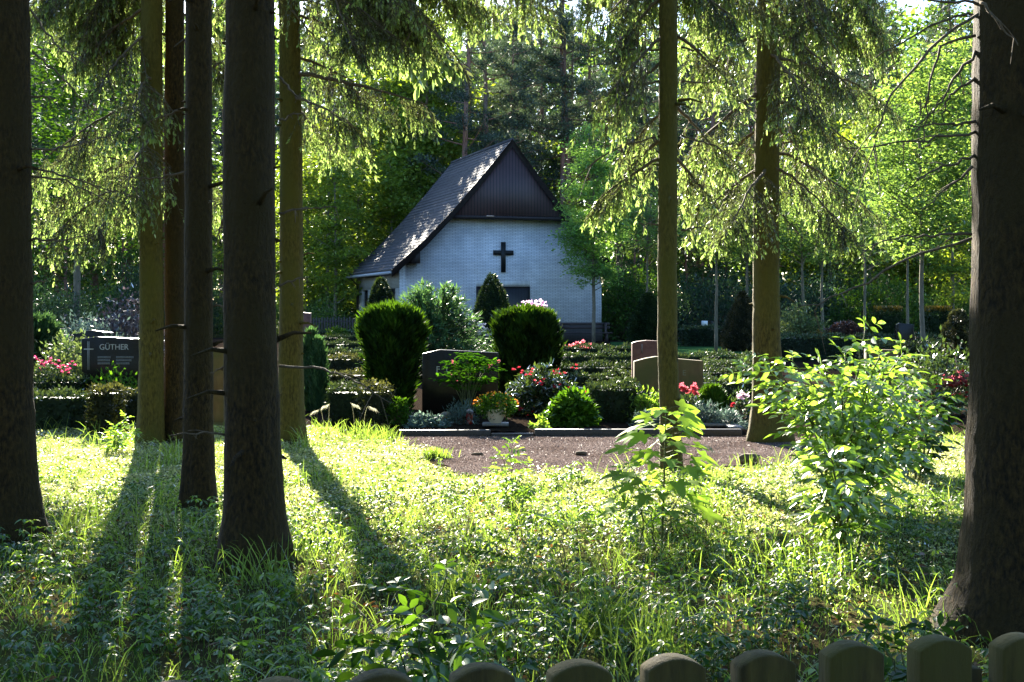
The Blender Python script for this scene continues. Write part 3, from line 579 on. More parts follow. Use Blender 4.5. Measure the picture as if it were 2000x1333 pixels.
UND = [bush('woodland_shrub', 'dark shrub in the undergrowth at the foot of the wood', 'shrub', LEAFD, 3.6, 3.2, 4200, .2, 300 + i, 'shrubs in the undergrowth of the wood', per=40) for i in range(3)]
UND += [bush('conifer_shrub', 'dark bluish conifer shrub in the undergrowth at the foot of the wood', 'shrub', SPRF, 3.2, 4.2, 5200, .2, 310 + i, 'conifer shrubs in the undergrowth of the wood', lw=.25, per=40) for i in range(2)]
r = rng(17); used5 = [False] * 5
for z, step in ((74, 105), (82, 95), (92, 88), (104, 80)):
    for px in np.arange(-120, 2150, step):
        px += r.uniform(-25, 25)
        if 640 < px < 1200 and z < 78: continue
        k = int(r.integers(5)); loc = (gx(px, z), z + r.uniform(-3, 3), 0); sc = r.uniform(.55, 1.15)
        if not used5[k]: UND[k].location = loc; used5[k] = True
        else: dup(UND[k], loc, r.uniform(0, 6.28), (sc, sc, sc * r.uniform(.7, 1.3)))
# the wood beyond, one mass
r = rng(18); mb = MB(); n = 100000
X = r.uniform(-75, 75, n); Y = r.uniform(135, 160, n); Zh = 31 * r.uniform(0, 1, n) ** 1.15
leaves(mb, np.c_[X, Y, Zh], rdir(r, n), rdir(r, n), r.uniform(.6, 1.3, n), .6, 0, r.uniform(0, 1, n))
tag(mb.build('distant_wood', [LEAFD]), kind='stuff')

# young trees planted in the cemetery
YG = 'young avenue trees in the cemetery'
def young(px, z, label, H, cr, h0, seed, ncl=70, per=70, leaf=.14, mat=None, tr=.07):
    t = broadleaf('young_tree', label, 'young tree', mat or LEAFT, H, cr, h0, seed, ncl, per, leaf, None, tr, GBARK, .6, .26)
    t.location = (gx(px, z), z, 0); return t
young(1160, 57.5, 'slender young tree with a tall narrow crown in front of the chapel wall and bench', 9.3, 1.35, 2.2, 401, 150, 110, mat=LEAFR, tr=.085)
young(1267, 61, 'young tree whose thin trunk rises behind the arched reddish headstone', 7.0, 1.7, 3.6, 402)
young(1398, 48, 'young tree with thin straight trunk beside the low clipped hedge and white sign', 5.6, 1.5, 3.2, 403)
young(1458, 52, 'young tree half hidden behind the spruce with flared roots', 6.4, 1.6, 3.2, 404)
young(1570, 46, 'young tree with leaning trunk beside the light green rhododendron', 5.4, 1.7, 3.2, 405)
young(1607, 54, 'young tree with thin grey trunk beside the copper coloured round bush', 6.6, 1.7, 3.4, 406)
young(1772, 53, 'young tree with thin grey trunk between the two square clipped yews', 6.8, 1.8, 3.4, 407)
young(1806, 37.6, 'taller young tree with a big bright crown beside the very thick near trunk', 9.2, 1.75, 2.6, 408, 170, 90, tr=.075)
young(1690, 60, 'young tree with a pale crown behind the copper coloured round bush', 9.5, 2.2, 3.4, 409, 110)

# ------------------------------------------------------------------ cemetery planting
def hedge(px0, px1, z, h, dep, label, mat, seed, leaf=.05, den=620, name='clipped_hedge', group=None, top_tint=.55, h_pix=None, rz=0.0, tops=None):
    x0, x1 = gx(px0, z), gx(px1, z); w = x1 - x0; r = rng(seed)
    t = thing(name, ((x0 + x1) / 2, z, 0), label, 'hedge', group, rz)
    n = int(1.5 * den * (w * dep + 2 * w * h + 2 * dep * h)); f = r.uniform(0, 1, n); A = np.array([w * dep, w * h, w * h, dep * h, dep * h]); A = np.cumsum(A / A.sum())
    k = np.searchsorted(A, f); u, v = r.uniform(-.5, .5, n), r.uniform(0, 1, n)
    P = np.zeros((n, 3)); Nn = np.zeros((n, 3))
    for i, (a, b, c, nn) in enumerate(((u * w, (v - .5) * dep, h + 0 * u, (0, 0, 1)), (u * w, -dep / 2 + 0 * u, v * h, (0, -1, 0)), (u * w, dep / 2 + 0 * u, v * h, (0, 1, 0)), (-w / 2 + 0 * u, u * dep, v * h, (-1, 0, 0)), (w / 2 + 0 * u, u * dep, v * h, (1, 0, 0)))):
        m = k == i; P[m] = np.c_[a, b, c][m]; Nn[m] = nn
    wob = .035 * np.sin(P[:, 0] * 5 + seed) + .03 * np.sin(P[:, 0] * 11 + P[:, 1] * 7 + seed * 2) + .02 * np.sin(P[:, 2] * 14 + P[:, 0] * 9)
    P += Nn * (wob + r.uniform(-.05, .03, n))[:, None] + r.normal(0, .012, (n, 3)); P[:, 2] = np.maximum(P[:, 2], .01)
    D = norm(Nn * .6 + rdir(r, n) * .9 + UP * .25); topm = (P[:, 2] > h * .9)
    tint = np.clip(r.uniform(0, .25, n) + topm * r.uniform(.1, top_tint + .35, n), 0, 1)  # top leaves brighter, light on the hedge tops put into the tint
    mb = MB(); leaves(mb, P, D, norm(Nn + rdir(r, n) * .7), leaf * r.uniform(.7, 1.3, n), leaf * .55, 0, tint, 'rhomb')
    # dark inner twig body added to block light, uneven so that it never shows as a flat face
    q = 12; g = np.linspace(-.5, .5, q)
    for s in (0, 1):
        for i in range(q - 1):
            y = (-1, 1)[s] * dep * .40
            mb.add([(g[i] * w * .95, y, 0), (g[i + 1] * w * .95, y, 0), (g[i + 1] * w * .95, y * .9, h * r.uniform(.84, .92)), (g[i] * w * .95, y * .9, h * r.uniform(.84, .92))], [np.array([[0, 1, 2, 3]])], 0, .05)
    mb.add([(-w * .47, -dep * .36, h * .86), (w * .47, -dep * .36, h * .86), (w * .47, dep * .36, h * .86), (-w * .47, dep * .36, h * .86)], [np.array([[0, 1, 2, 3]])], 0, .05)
    mb.build('foliage', [mat], t)
    return t
GH = 'low clipped hedges in rows between the graves'
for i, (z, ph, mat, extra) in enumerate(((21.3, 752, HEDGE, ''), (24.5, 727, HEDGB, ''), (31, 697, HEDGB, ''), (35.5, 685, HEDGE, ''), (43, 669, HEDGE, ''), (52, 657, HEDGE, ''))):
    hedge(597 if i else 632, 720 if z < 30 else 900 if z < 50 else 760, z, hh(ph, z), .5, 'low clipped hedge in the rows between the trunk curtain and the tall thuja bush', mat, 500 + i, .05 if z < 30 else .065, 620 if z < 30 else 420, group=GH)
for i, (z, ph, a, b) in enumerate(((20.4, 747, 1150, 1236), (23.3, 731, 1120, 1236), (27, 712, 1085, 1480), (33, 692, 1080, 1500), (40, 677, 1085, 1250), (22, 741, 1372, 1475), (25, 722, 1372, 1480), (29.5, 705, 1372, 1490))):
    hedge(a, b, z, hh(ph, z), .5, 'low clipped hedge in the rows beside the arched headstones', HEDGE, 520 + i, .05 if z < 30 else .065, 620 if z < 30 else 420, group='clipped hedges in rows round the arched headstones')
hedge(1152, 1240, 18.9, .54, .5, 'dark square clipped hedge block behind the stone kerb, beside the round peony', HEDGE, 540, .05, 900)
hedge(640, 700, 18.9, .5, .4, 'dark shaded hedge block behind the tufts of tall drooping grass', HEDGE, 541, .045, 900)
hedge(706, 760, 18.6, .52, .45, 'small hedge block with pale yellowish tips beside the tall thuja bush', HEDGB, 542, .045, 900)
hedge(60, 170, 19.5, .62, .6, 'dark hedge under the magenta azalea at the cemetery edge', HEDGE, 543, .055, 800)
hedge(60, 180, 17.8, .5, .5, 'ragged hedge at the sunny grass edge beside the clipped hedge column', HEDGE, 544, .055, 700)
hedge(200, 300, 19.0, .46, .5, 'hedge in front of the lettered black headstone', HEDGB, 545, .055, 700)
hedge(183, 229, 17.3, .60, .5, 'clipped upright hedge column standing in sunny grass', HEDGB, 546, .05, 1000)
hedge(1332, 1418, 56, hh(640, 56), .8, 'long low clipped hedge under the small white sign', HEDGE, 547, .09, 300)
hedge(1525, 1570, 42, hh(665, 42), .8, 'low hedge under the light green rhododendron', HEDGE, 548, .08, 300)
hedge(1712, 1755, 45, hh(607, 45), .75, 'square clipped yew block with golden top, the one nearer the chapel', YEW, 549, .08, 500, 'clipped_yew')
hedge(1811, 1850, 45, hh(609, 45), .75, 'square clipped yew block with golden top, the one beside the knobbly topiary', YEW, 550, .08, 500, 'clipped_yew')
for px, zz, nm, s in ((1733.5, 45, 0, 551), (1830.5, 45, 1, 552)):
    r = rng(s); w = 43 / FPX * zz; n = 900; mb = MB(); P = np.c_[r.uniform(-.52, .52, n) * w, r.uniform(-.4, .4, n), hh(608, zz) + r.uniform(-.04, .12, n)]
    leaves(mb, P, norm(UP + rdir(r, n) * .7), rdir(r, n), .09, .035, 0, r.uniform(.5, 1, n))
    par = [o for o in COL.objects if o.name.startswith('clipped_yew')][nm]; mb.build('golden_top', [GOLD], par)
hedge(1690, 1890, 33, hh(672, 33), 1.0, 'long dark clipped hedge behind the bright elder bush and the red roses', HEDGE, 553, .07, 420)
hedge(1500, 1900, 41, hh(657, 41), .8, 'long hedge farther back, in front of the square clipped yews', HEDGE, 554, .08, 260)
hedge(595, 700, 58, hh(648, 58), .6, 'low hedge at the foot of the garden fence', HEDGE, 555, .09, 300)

def shaped(name, label, cat, mat, px, z, prof, n, leaf, lw, seed, updir=.7, rough=.10, tintf=None, core=True, clumps=0):
    """Dense shrub filling a solid of revolution: prof = [(height, radius)], leaves pointing out and up."""
    r = rng(seed); t = thing(name, (gx(px, z), z, 0), label, cat); pr = np.array(prof, float)
    h = r.uniform(0, 1, n * 3) * pr[-1, 0]; R = np.interp(h, pr[:, 0], pr[:, 1]); keep = r.uniform(0, R.max(), n * 3) < R + .08; h, R = h[keep][:n], R[keep][:n]; n = len(h)
    th = r.uniform(0, 6.283, n); lump = 1 + rough * (np.sin(3 * th + h * 4 + seed) + .8 * np.sin(7 * th - h * 9) + .6 * np.sin(13 * th + h * 15) + .9 * np.sin(11 * th + 6 * h) * np.sin(13 * h - 5 * th))
    q = R * lump * r.uniform(.55, 1, n) ** .45
    P = np.c_[q * np.cos(th), q * np.sin(th), h]; out = np.c_[np.cos(th), np.sin(th), 0 * th]
    # the clump normal of the envelope gives light and dark sides
    D = norm(out * (1 - updir) + UP * updir + rdir(r, n) * .45)
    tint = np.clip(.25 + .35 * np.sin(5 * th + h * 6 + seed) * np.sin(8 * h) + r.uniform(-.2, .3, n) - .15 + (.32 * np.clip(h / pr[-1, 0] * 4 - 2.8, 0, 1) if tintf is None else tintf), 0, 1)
    mb = MB(); leaves(mb, P, D, norm(out + rdir(r, n) * .6), leaf * r.uniform(.6, 1.5, n), leaf * lw, 0, tint, 'rhomb')
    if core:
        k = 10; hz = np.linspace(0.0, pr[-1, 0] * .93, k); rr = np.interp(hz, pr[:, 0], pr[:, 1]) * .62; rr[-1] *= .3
        tube(mb, np.c_[0 * hz, 0 * hz, hz], rr, 12, 0, .05)  # dark inner core added to block light
    mb.build('foliage', [mat], t)
    mb = MB(); tube(mb, [(0, 0, 0), (0, 0, pr[-1, 0] * .5)], [.04, .02], 6); mb.build('stem', [TWIG], t)
    return t
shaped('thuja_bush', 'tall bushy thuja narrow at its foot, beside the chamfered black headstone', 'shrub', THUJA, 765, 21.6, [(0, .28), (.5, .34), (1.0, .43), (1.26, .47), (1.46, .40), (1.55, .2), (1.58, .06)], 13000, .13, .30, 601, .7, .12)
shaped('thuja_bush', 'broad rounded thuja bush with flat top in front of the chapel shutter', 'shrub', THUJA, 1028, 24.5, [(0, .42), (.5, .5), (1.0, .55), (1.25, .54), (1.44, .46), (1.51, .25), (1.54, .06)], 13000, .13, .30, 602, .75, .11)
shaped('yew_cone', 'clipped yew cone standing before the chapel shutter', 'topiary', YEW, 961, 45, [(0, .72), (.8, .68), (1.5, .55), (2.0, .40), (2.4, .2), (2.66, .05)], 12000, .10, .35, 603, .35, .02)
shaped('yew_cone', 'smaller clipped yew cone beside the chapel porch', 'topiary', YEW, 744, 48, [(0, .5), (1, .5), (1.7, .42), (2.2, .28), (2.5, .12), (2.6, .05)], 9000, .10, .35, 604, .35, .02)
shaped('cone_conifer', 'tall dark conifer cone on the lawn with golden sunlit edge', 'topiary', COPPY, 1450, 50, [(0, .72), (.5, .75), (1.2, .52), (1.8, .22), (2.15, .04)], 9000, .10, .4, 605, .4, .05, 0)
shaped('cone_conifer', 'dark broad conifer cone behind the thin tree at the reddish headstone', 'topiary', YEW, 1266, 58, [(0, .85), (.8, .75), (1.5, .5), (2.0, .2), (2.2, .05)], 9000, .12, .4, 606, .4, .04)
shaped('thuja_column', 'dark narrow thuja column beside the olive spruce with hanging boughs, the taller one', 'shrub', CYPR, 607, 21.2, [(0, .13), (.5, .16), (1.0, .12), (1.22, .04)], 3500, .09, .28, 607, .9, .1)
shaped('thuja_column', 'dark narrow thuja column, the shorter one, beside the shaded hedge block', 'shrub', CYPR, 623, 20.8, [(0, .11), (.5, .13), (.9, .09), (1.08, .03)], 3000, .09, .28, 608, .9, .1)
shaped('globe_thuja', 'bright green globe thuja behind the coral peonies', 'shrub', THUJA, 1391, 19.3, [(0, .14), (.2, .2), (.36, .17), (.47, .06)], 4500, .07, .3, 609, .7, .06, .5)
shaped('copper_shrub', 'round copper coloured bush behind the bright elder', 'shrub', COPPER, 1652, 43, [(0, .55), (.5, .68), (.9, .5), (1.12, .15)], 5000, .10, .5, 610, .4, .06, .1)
# feathery cypress
def feathery(label, px, z, w, h, seed, mat):
    r = rng(seed); t = thing('cypress_bush', (gx(px, z), z, 0), label, 'shrub'); mb = MB(); sb = MB()
    for k in range(330):
        az = r.uniform(0, 6.28); f = r.uniform(0, 1); L = r.uniform(.5, 1)
        e = np.array((math.cos(az) * w / 2 * L * (1.1 - .75 * f), math.sin(az) * w / 2 * L * (1.1 - .75 * f), h * (.12 + .82 * f) * (1 - .12 * L)))
        q = bez((0, 0, h * .05 + e[2] * .25), (e[0] * .45, e[1] * .45, e[2] * .95), e, 12)
        if k % 5 == 0: tube(sb, q, np.linspace(.02, .005, 12), 4, 0, .3, False)
        m = 46; tt = r.uniform(.35, 1, m); P = np.stack([np.interp(tt, np.linspace(0, 1, 12), q[:, i]) for i in range(3)], 1) + r.normal(0, .03, (m, 3))
        tan = norm(e - q[6]); D = norm(tan + rdir(r, m) * .75 - UP * .12)
        leaves(mb, P, D, norm(UP + rdir(r, m) * .6), r.uniform(.09, .2, m), .035, 0, np.clip(r.uniform(0, .5, m) + (tt > .85) * .4, 0, 1), 'rhomb')
    mb.build('foliage', [mat], t); sb.build('stem', [TWIG], t)
feathery('wide feathery cypress bush with arching sprays in front of the chapel wall', 846, 31, 3.7, 2.4, 620, CYPR)
feathery('green feathery juniper behind the variegated dogwood at the cemetery edge', 80, 24, 1.4, 1.6, 621, CYPR)

def flowers(mb, C, r, rad, mat=0, petals=7):
    n = len(C); k = petals
    P = np.repeat(C, k, 0); a = np.tile(np.arange(k) / k * 6.283, n) + np.repeat(r.uniform(0, 6, n), k); el = r.uniform(.1, 1.1, n * k)
    D = np.c_[np.cos(a) * np.cos(el), np.sin(a) * np.cos(el), np.sin(el)]
    leaves(mb, P, D, np.c_[-np.cos(a) * np.sin(el), -np.sin(a) * np.sin(el), np.cos(el)], rad * r.uniform(.8, 1.2, n * k), rad * .8, mat, r.uniform(0, 1, n * k), 'rhomb')
def blossoms(t, pts, rad, mat, seed, per=6, spread=.05, part='blossoms'):
    r = rng(seed); mb = MB(); pts = np.array(pts, float); C = np.repeat(pts, per, 0) + r.normal(0, spread, (len(pts) * per, 3)); flowers(mb, C, r, rad); return mb.build(part, [mat], t)
def loc(px, py, z, t, zo=0): return at(px, py, z + zo) - np.array(t.location)

rh = bush('rhododendron', 'rhododendron with deep red flower heads at the foot of the broad thuja bush', 'shrub', RHODO, 1.15, .78, 4200, .085, 630, lw=.36, shape='leaf', per=12, cr=.07, dy=.9); rh.location = (gx(1060, 19.9), 19.9, 0)
blossoms(rh, [loc(x, y, 19.5, rh) for x, y in ((1020, 733), (1040, 728), (1086, 728), (1125, 717), (1050, 752), (1086, 753), (1118, 762), (1016, 801), (1040, 803), (1030, 822), (1144, 766), (1008, 725), (1060, 745), (1098, 730))], .04, P_RED, 631, 3, .035)
pe = bush('peony_bush', 'round fresh green peony bush standing right behind the stone kerb', 'shrub', PEONY, .66, .50, 2600, .10, 632, lw=.4, shape='leaf', per=9, cr=.07); pe.location = (gx(1117, 18.2), 18.2, 0)
wr = bush('rhododendron', 'rhododendron with pale lilac flowers under the chapel shutter', 'shrub', RHODO, 1.4, 1.5, 3000, .13, 633, lw=.36, per=12, cr=.07); wr.location = (gx(1037, 47), 47, 0)
blossoms(wr, [loc(x, y, 46.6, wr) for x, y in ((1013, 604), (1020, 606), (1031, 602), (1042, 597), (1056, 593), (1058, 603), (1047, 603), (1035, 594), (1050, 598), (1062, 600))], .11, P_LILAC, 634, 5, .07)
ww = bush('white_flower_shrub', 'small shrub with white flowers at the edge of the feathery cypress', 'shrub', RHODO, 1.0, 1.2, 1500, .1, 635, lw=.4, per=12, cr=.07); ww.location = (gx(944, 40), 40, 0)
blossoms(ww, [loc(x, y, 39.6, ww) for x, y in ((936, 634), (945, 643), (952, 652), (940, 650), (958, 660))], .09, P_WHITE, 636, 5, .06)
bush('boxwood', 'small rounded box bush between the cypress and the broad thuja', 'shrub', HEDGE, .9, .75, 3200, .06, 637, per=24).location = (gx(950, 33), 33, 0)
fl = bush('pink_flower_bed', 'low bed of pink flowers in front of the young tree by the bench', 'flowers', HEDGE, 2.2, .35, 1500, .09, 638, stems=False, per=16); fl.location = (gx(1130, 43), 43, 0)
blossoms(fl, [loc(x, y, 42.6, fl) for x, y in ((1100, 682), (1110, 680), (1120, 682), (1128, 680), (1136, 679), (1144, 679), (1115, 683), (1140, 683))], .10, P_PINK, 639, 5, .08)
gm = bush('low_shrub', 'low bright green cushion shrub on the hedge row below the garden fence', 'shrub', THUJA, 1.0, .55, 1800, .07, 640, per=20); gm.location = (gx(660, 54), 54, .3)
# right side
bush('rhododendron', 'light green rhododendron in front of the leaning young tree', 'shrub', VARIE, 1.7, 1.75, 3600, .14, 641, lw=.4, per=12).location = (gx(1560, 44), 44, 0)
bush('pale_shrub', 'small pale yellowish shrub beside the copper coloured round bush', 'shrub', GOLD, .8, .9, 1500, .1, 642, lw=.4, per=12).location = (gx(1600, 42), 42, 0)
rs = bush('pink_shrub', 'low pinkish shrub between the two square clipped yews', 'shrub', COPPER, 1.1, .75, 1800, .09, 643, lw=.5, per=12); rs.location = (gx(1785, 42), 42, 0)
tp = thing('cloud_topiary', (gx(1868, 31), 31, 0), 'knobbly twisted conifer topiary standing close beside the very thick near trunk', 'topiary'); r = rng(644)
for px, py, rad in ((1868, 622, .17), (1858, 648, .2), (1880, 645, .22), (1866, 670, .24), (1885, 672, .2)):
    mb = MB(); n = 1900; d = rdir(r, n); c = loc(px, py, 31, tp) + (0, r.uniform(-.1, .1), 0); leaves(mb, c + d * rad * r.uniform(.75, 1.1, (n, 1)), norm(d + rdir(r, n) * .6), rdir(r, n), .06, .025, 0, r.uniform(0, 1, n)); mb.build('foliage_pad', [HEDGB], tp)
mb = MB(); tube(mb, [(0, 0, 0), (.03, 0, .4), (-.05, 0, .8), (0, 0, 1.4)], [.05, .04, .035, .02], 7); mb.build('trunk', [TWIG], tp)
ro = bush('rose_bush', 'rose bush with red and coral flowers between the elder and the very thick trunk', 'shrub', RHODO, 1.5, 1.1, 3000, .08, 645, lw=.5, per=12); ro.location = (gx(1840, 20.5), 20.5, 0)
blossoms(ro, [loc(x, y, 20.1, ro) for x, y in ((1833, 751), (1842, 756), (1866, 745), (1874, 738), (1880, 748), (1858, 752), (1870, 756), (1866, 778), (1875, 783), (1798, 793), (1880, 770))], .06, P_RED, 646, 4, .05)
blossoms(ro, [loc(x, y, 20.0, ro) for x, y in ((1870, 742), (1880, 740), (1860, 748), (1852, 744))], .065, P_PINK, 647, 5, .05)
bush('evergreen_shrub', 'big dark evergreen shrub beside the corner of the chapel behind the bench', 'shrub', LEAFS, 5.0, 3.7, 9000, .18, 648, lw=.45, per=24).location = (gx(1232, 68), 68, 0)
bush('evergreen_shrub', 'dark bluish evergreen shrub beyond the lawn and the conifer cone', 'shrub', SPRF, 5.5, 3.4, 8000, .2, 649, lw=.35, per=24).location = (gx(1380, 66), 66, 0)
bush('evergreen_shrub', 'dark evergreen shrub beyond the lawn behind the leaning young tree', 'shrub', SPRF, 5.5, 3.3, 8000, .2, 650, lw=.35, per=24).location = (gx(1545, 64), 64, 0)
bush('evergreen_shrub', 'dark evergreen shrub behind the square clipped yews', 'shrub', LEAFS, 6.0, 3.0, 8000, .2, 651, lw=.4, per=24).location = (gx(1720, 63), 63, 0)
# left side
dg = bush('dogwood', 'variegated yellow green dogwood in front of the juniper at the cemetery edge', 'shrub', VARIE, 1.0, 1.25, 3200, .08, 652, lw=.5, flat=.25, per=20); dg.location = (gx(128, 21), 21, 0)
az = bush('azalea', 'azalea with magenta flowers above the dark hedge at the cemetery edge', 'shrub', RHODO, .8, .78, 2000, .06, 653, lw=.4, per=12); az.location = (gx(100, 19.8), 19.8, 0)
blossoms(az, [loc(x, y, 19.5, az) for x, y in ((78, 704), (88, 708), (95, 703), (82, 714), (92, 716), (110, 714), (120, 717), (128, 720), (134, 716), (125, 726))], .04, P_MAG, 654, 4, .04)
bush('copper_shrub', 'loose purplish shrub with shiny leaves behind the lettered black headstone', 'shrub', PURPL, 1.6, 1.9, 3200, .11, 655, lw=.5, per=14).location = (gx(248, 30), 30, 0)
bush('pale_shrub', 'grey green shrub with pale shiny leaves beside the second black headstone', 'shrub', BLUEG, 1.5, 1.5, 3200, .1, 656, lw=.4, per=14).location = (gx(165, 28), 28, 0)
bush('woodland_shrub', 'bluish dark shrub at the left end of the cemetery under the wood', 'shrub', SPRF, 3, 2.6, 5000, .14, 657, lw=.3, per=24).location = (gx(120, 45), 45, 0)
bush('blue_juniper', 'small blue green juniper peeping over the lettered black headstone', 'shrub', BLUEG, .8, 1.28, 2200, .07, 658, lw=.3, per=16).location = (gx(236, 22.6), 22.6, 0)
bush('low_shrub', 'loose green plants growing in front of the lettered black headstone', 'plant', PEONY, 1.0, .72, 1700, .07, 659, per=10).location = (gx(225, 19.6), 19.6, 0)
bush('laurel', 'broad leaved shrub beside the chapel fence behind the olive spruce trunk', 'shrub', LEAFD, 2.4, 2.0, 3000, .12, 660, per=16).location = (gx(640, 66), 66, 0)

# ------------------------------------------------------------------ headstones and grave things
def granite(name, a, b, rough, c2=None, sc=60): return surface(name, a, b, (sc, sc, sc), rough, .05, .002, spec=.18, c2=c2, s2=2.2)
G_BLACK = granite('black_granite', (0.006, 0.005, 0.004), (0.017, 0.014, 0.011), .2)
G_BROWN = surface('mossy_sandstone', (0.12, 0.07, 0.03), (0.21, 0.14, 0.06), (7, 7, 2.5), .85, .2, .01, c2=(0.11, 0.095, 0.03), s2=2.4)
G_RED = surface('reddish_stone', (0.09, 0.035, 0.028), (0.17, 0.08, 0.06), (8, 8, 8), .6, .1, .01)
G_KERB = granite('kerb_granite', (0.03, 0.027, 0.024), (0.085, 0.075, 0.068), .5)
G_GREY = granite('grey_granite', (0.11, 0.105, 0.10), (0.24, 0.23, 0.22), .5)
M_LETTER = surface('letter_grey', (0.42, 0.43, 0.40), (0.5, 0.5, 0.48), (9, 9, 9), .5, 0)
def stone(px, z, prof, dep, label, mat, rz=0.0, name='headstone', bev=.008):
    t = thing(name, (gx(px, z), z, 0), label, 'headstone', rz=rz); mb = MB(); prism(mb, prof[::-1], -dep / 2, dep / 2)
    o = mb.build('slab', [mat], t); b = o.modifiers.new('edge', 'BEVEL'); b.width = bev; b.segments = 2; b.limit_method = 'ANGLE'
    mb = MB(); xs_ = [p[0] for p in prof]; box(mb, (min(xs_) - .06, -dep / 2 - .05, -.02), (max(xs_) + .06, dep / 2 + .05, .06)); mb.build('base', [mat], t)
    return t
def lettering(t, text, x, z, size, y, mat=None, sx=1.0, space=1.0):
    c = bpy.data.curves.new('lettering', 'FONT'); c.body = text; c.size = size; c.extrude = .003; c.space_character = space; c.align_x = 'LEFT'
    tmp = bpy.data.objects.new('tmp', c); COL.objects.link(tmp); dg_ = bpy.context.evaluated_depsgraph_get(); me = bpy.data.meshes.new_from_object(tmp.evaluated_get(dg_))
    bpy.data.objects.remove(tmp); me.materials.clear(); me.materials.append(mat or M_LETTER)
    o = bpy.data.objects.new('lettering', me); COL.objects.link(o); o.parent = t; o.location = (x, y, z); o.rotation_euler = (math.radians(90), 0, 0); o.scale = (sx, 1, 1)
    return o
z = 19.7; s = z / FPX
hs = stone(899, z, [(-74 * s, 0), (74 * s, 0), (74 * s, hh(689, z)), (-40 * s, hh(683, z)), (-74 * s, hh(691, z))], .16, 'wide black headstone with one chamfered corner and the letter F, in the front grave', G_BLACK)
for ch, px in (('F', 852), ('I', 871), ('H', 936)): lettering(hs, ch, (px - 899) * s, hh(727, z), 17 * s, -.083)
z = 20.6; s = z / FPX
gs = stone(222, z, [(-58 * s, 0), (66 * s, 0), (66 * s, hh(662, z)), (-30 * s, hh(658, z)), (-60 * s, hh(662, z))], .16, 'wide black headstone lettered with rows of small writing and a slim cross', G_BLACK)
lettering(gs, 'GÜTHER', (197 - 222) * s, hh(683, z), 15.5 * s, -.083, sx=.95)
mb = MB(); r = rng(9)
for c0, rows, w in ((194, 3, 24), (230, 3, 33)):
    for k in range(rows):
        x = c0
        while x < c0 + w - (k * 4 if c0 > 200 else -k * 0): 
            l = r.uniform(1.0, 2.0); box(mb, ((x - 222) * s, -.084, hh(700 + k * 6, z)), ((x + l - 222) * s, -.0805, hh(700 + k * 6 - 4, z))); x += l + .7
mb.build('small_writing', [surface('worn_letter', (0.16, 0.17, 0.16), (0.24, 0.24, 0.23), (9, 9, 9), .6, 0)], gs)
mb = MB(); 
for dx in (-1.2, 1.2): box(mb, ((176 + dx - .4 - 222) * s, -.084, hh(722, z)), ((176 + dx + .4 - 222) * s, -.0805, hh(667, z)))
box(mb, ((167 - 222) * s, -.0855, hh(683, z)), ((186 - 222) * s, -.0845, hh(681, z))); mb.build('incised_cross', [M_LETTER], gs)
z = 23; s = z / FPX; stone(180, z, [(-34 * s, 0), (40 * s, 0), (40 * s, hh(650, z)), (0, hh(645, z)), (-34 * s, hh(650, z))], .16, 'black headstone standing directly behind the lettered black one', G_BLACK)
z = 34; s = z / FPX; stone(195, z, [(-26 * s, 0), (26 * s, 0), (26 * s, hh(624, z)), (-26 * s, hh(622, z))], .2, 'tall plain black headstone farthest back under the purplish shrub', G_BLACK)
def arched(w, h0, h1, n=12, right=None):
    xs_ = np.linspace(-w / 2, w / 2, n); return [(-w / 2, 0), (w / 2, 0)] + [(x, h0 + (h1 - h0) * math.cos(x / w * math.pi) ** .9 if abs(x / w) < .5 else h0) for x in xs_[::-1]]
z = 20.6; s = z / FPX
ar = stone(1305, z, [(-67 * s, 0), (67 * s, 0), (67 * s, hh(705, z)), (20 * s, hh(701, z)), (-5 * s, hh(697, z)), (-25 * s, hh(696.5, z)), (-45 * s, hh(700, z)), (-67 * s, hh(706, z))], .18, 'mossy brown headstone with a softly arched top behind the slimmest spruce', G_BROWN)
lettering(ar, 'E', (1331 - 1305) * s, hh(733, z), 15 * s, -.094, surface('faint_letter', (0.2, 0.19, 0.12), (0.26, 0.24, 0.16), (9, 9, 9), .8, 0))
z = 23; s = z / FPX
rd = stone(1272, z, [(-38 * s, 0), (38 * s, 0), (38 * s, hh(669, z)), (10 * s, hh(666, z)), (-10 * s, hh(665, z)), (-28 * s, hh(667, z)), (-38 * s, hh(670, z))], .16, 'reddish headstone with arched top behind the mossy brown one', G_RED)
mb = MB(); box(mb, ((1252 - 1272) * s, -.085, hh(690, z)), ((1254 - 1272) * s, -.0805, hh(672, z))); mb.build('incised_line', [G_GREY], rd)
z = 18.5; s = z / FPX; stone(424, z, arched(30 * s, hh(690, z), hh(684, z)), .16, 'brown headstone with pale top seen in the gap beside the blackest trunk', G_BROWN)
z = 38; s = z / FPX; stone(598, z, [(-9 * s, 0), (9 * s, 0), (9 * s, hh(612, z)), (-9 * s, hh(610, z))], .3, 'narrow reddish stone stele beside the olive spruce trunk', G_RED)
z = 40; s = z / FPX; stone(1766, z, [(-17 * s, 0), (17 * s, 0), (17 * s, hh(634, z)), (-10 * s, hh(631, z)), (-17 * s, hh(634, z))], .2, 'dark headstone between the square clipped yews', G_BLACK)
z = 27; s = z / FPX; stone(1722, z, [(-32 * s, 0), (32 * s, 0), (32 * s, hh(684, z)), (-32 * s, hh(682, z))], .2, 'brown headstone half hidden behind the top of the bright elder', G_BROWN)
z = 60; s = z / FPX; stone(1388, z, [(-5 * s, 0), (5 * s, 0), (5 * s, hh(627, z)), (-5 * s, hh(627, z))], .2, 'small dark headstone right beside the white sign', G_BLACK)
z = 60; s = z / FPX; stone(1419, z, [(-3 * s, 0), (3 * s, 0), (3 * s, hh(624, z)), (-3 * s, hh(624, z))], .2, 'slim grey headstone beside the conifer cone with golden edge', G_GREY)
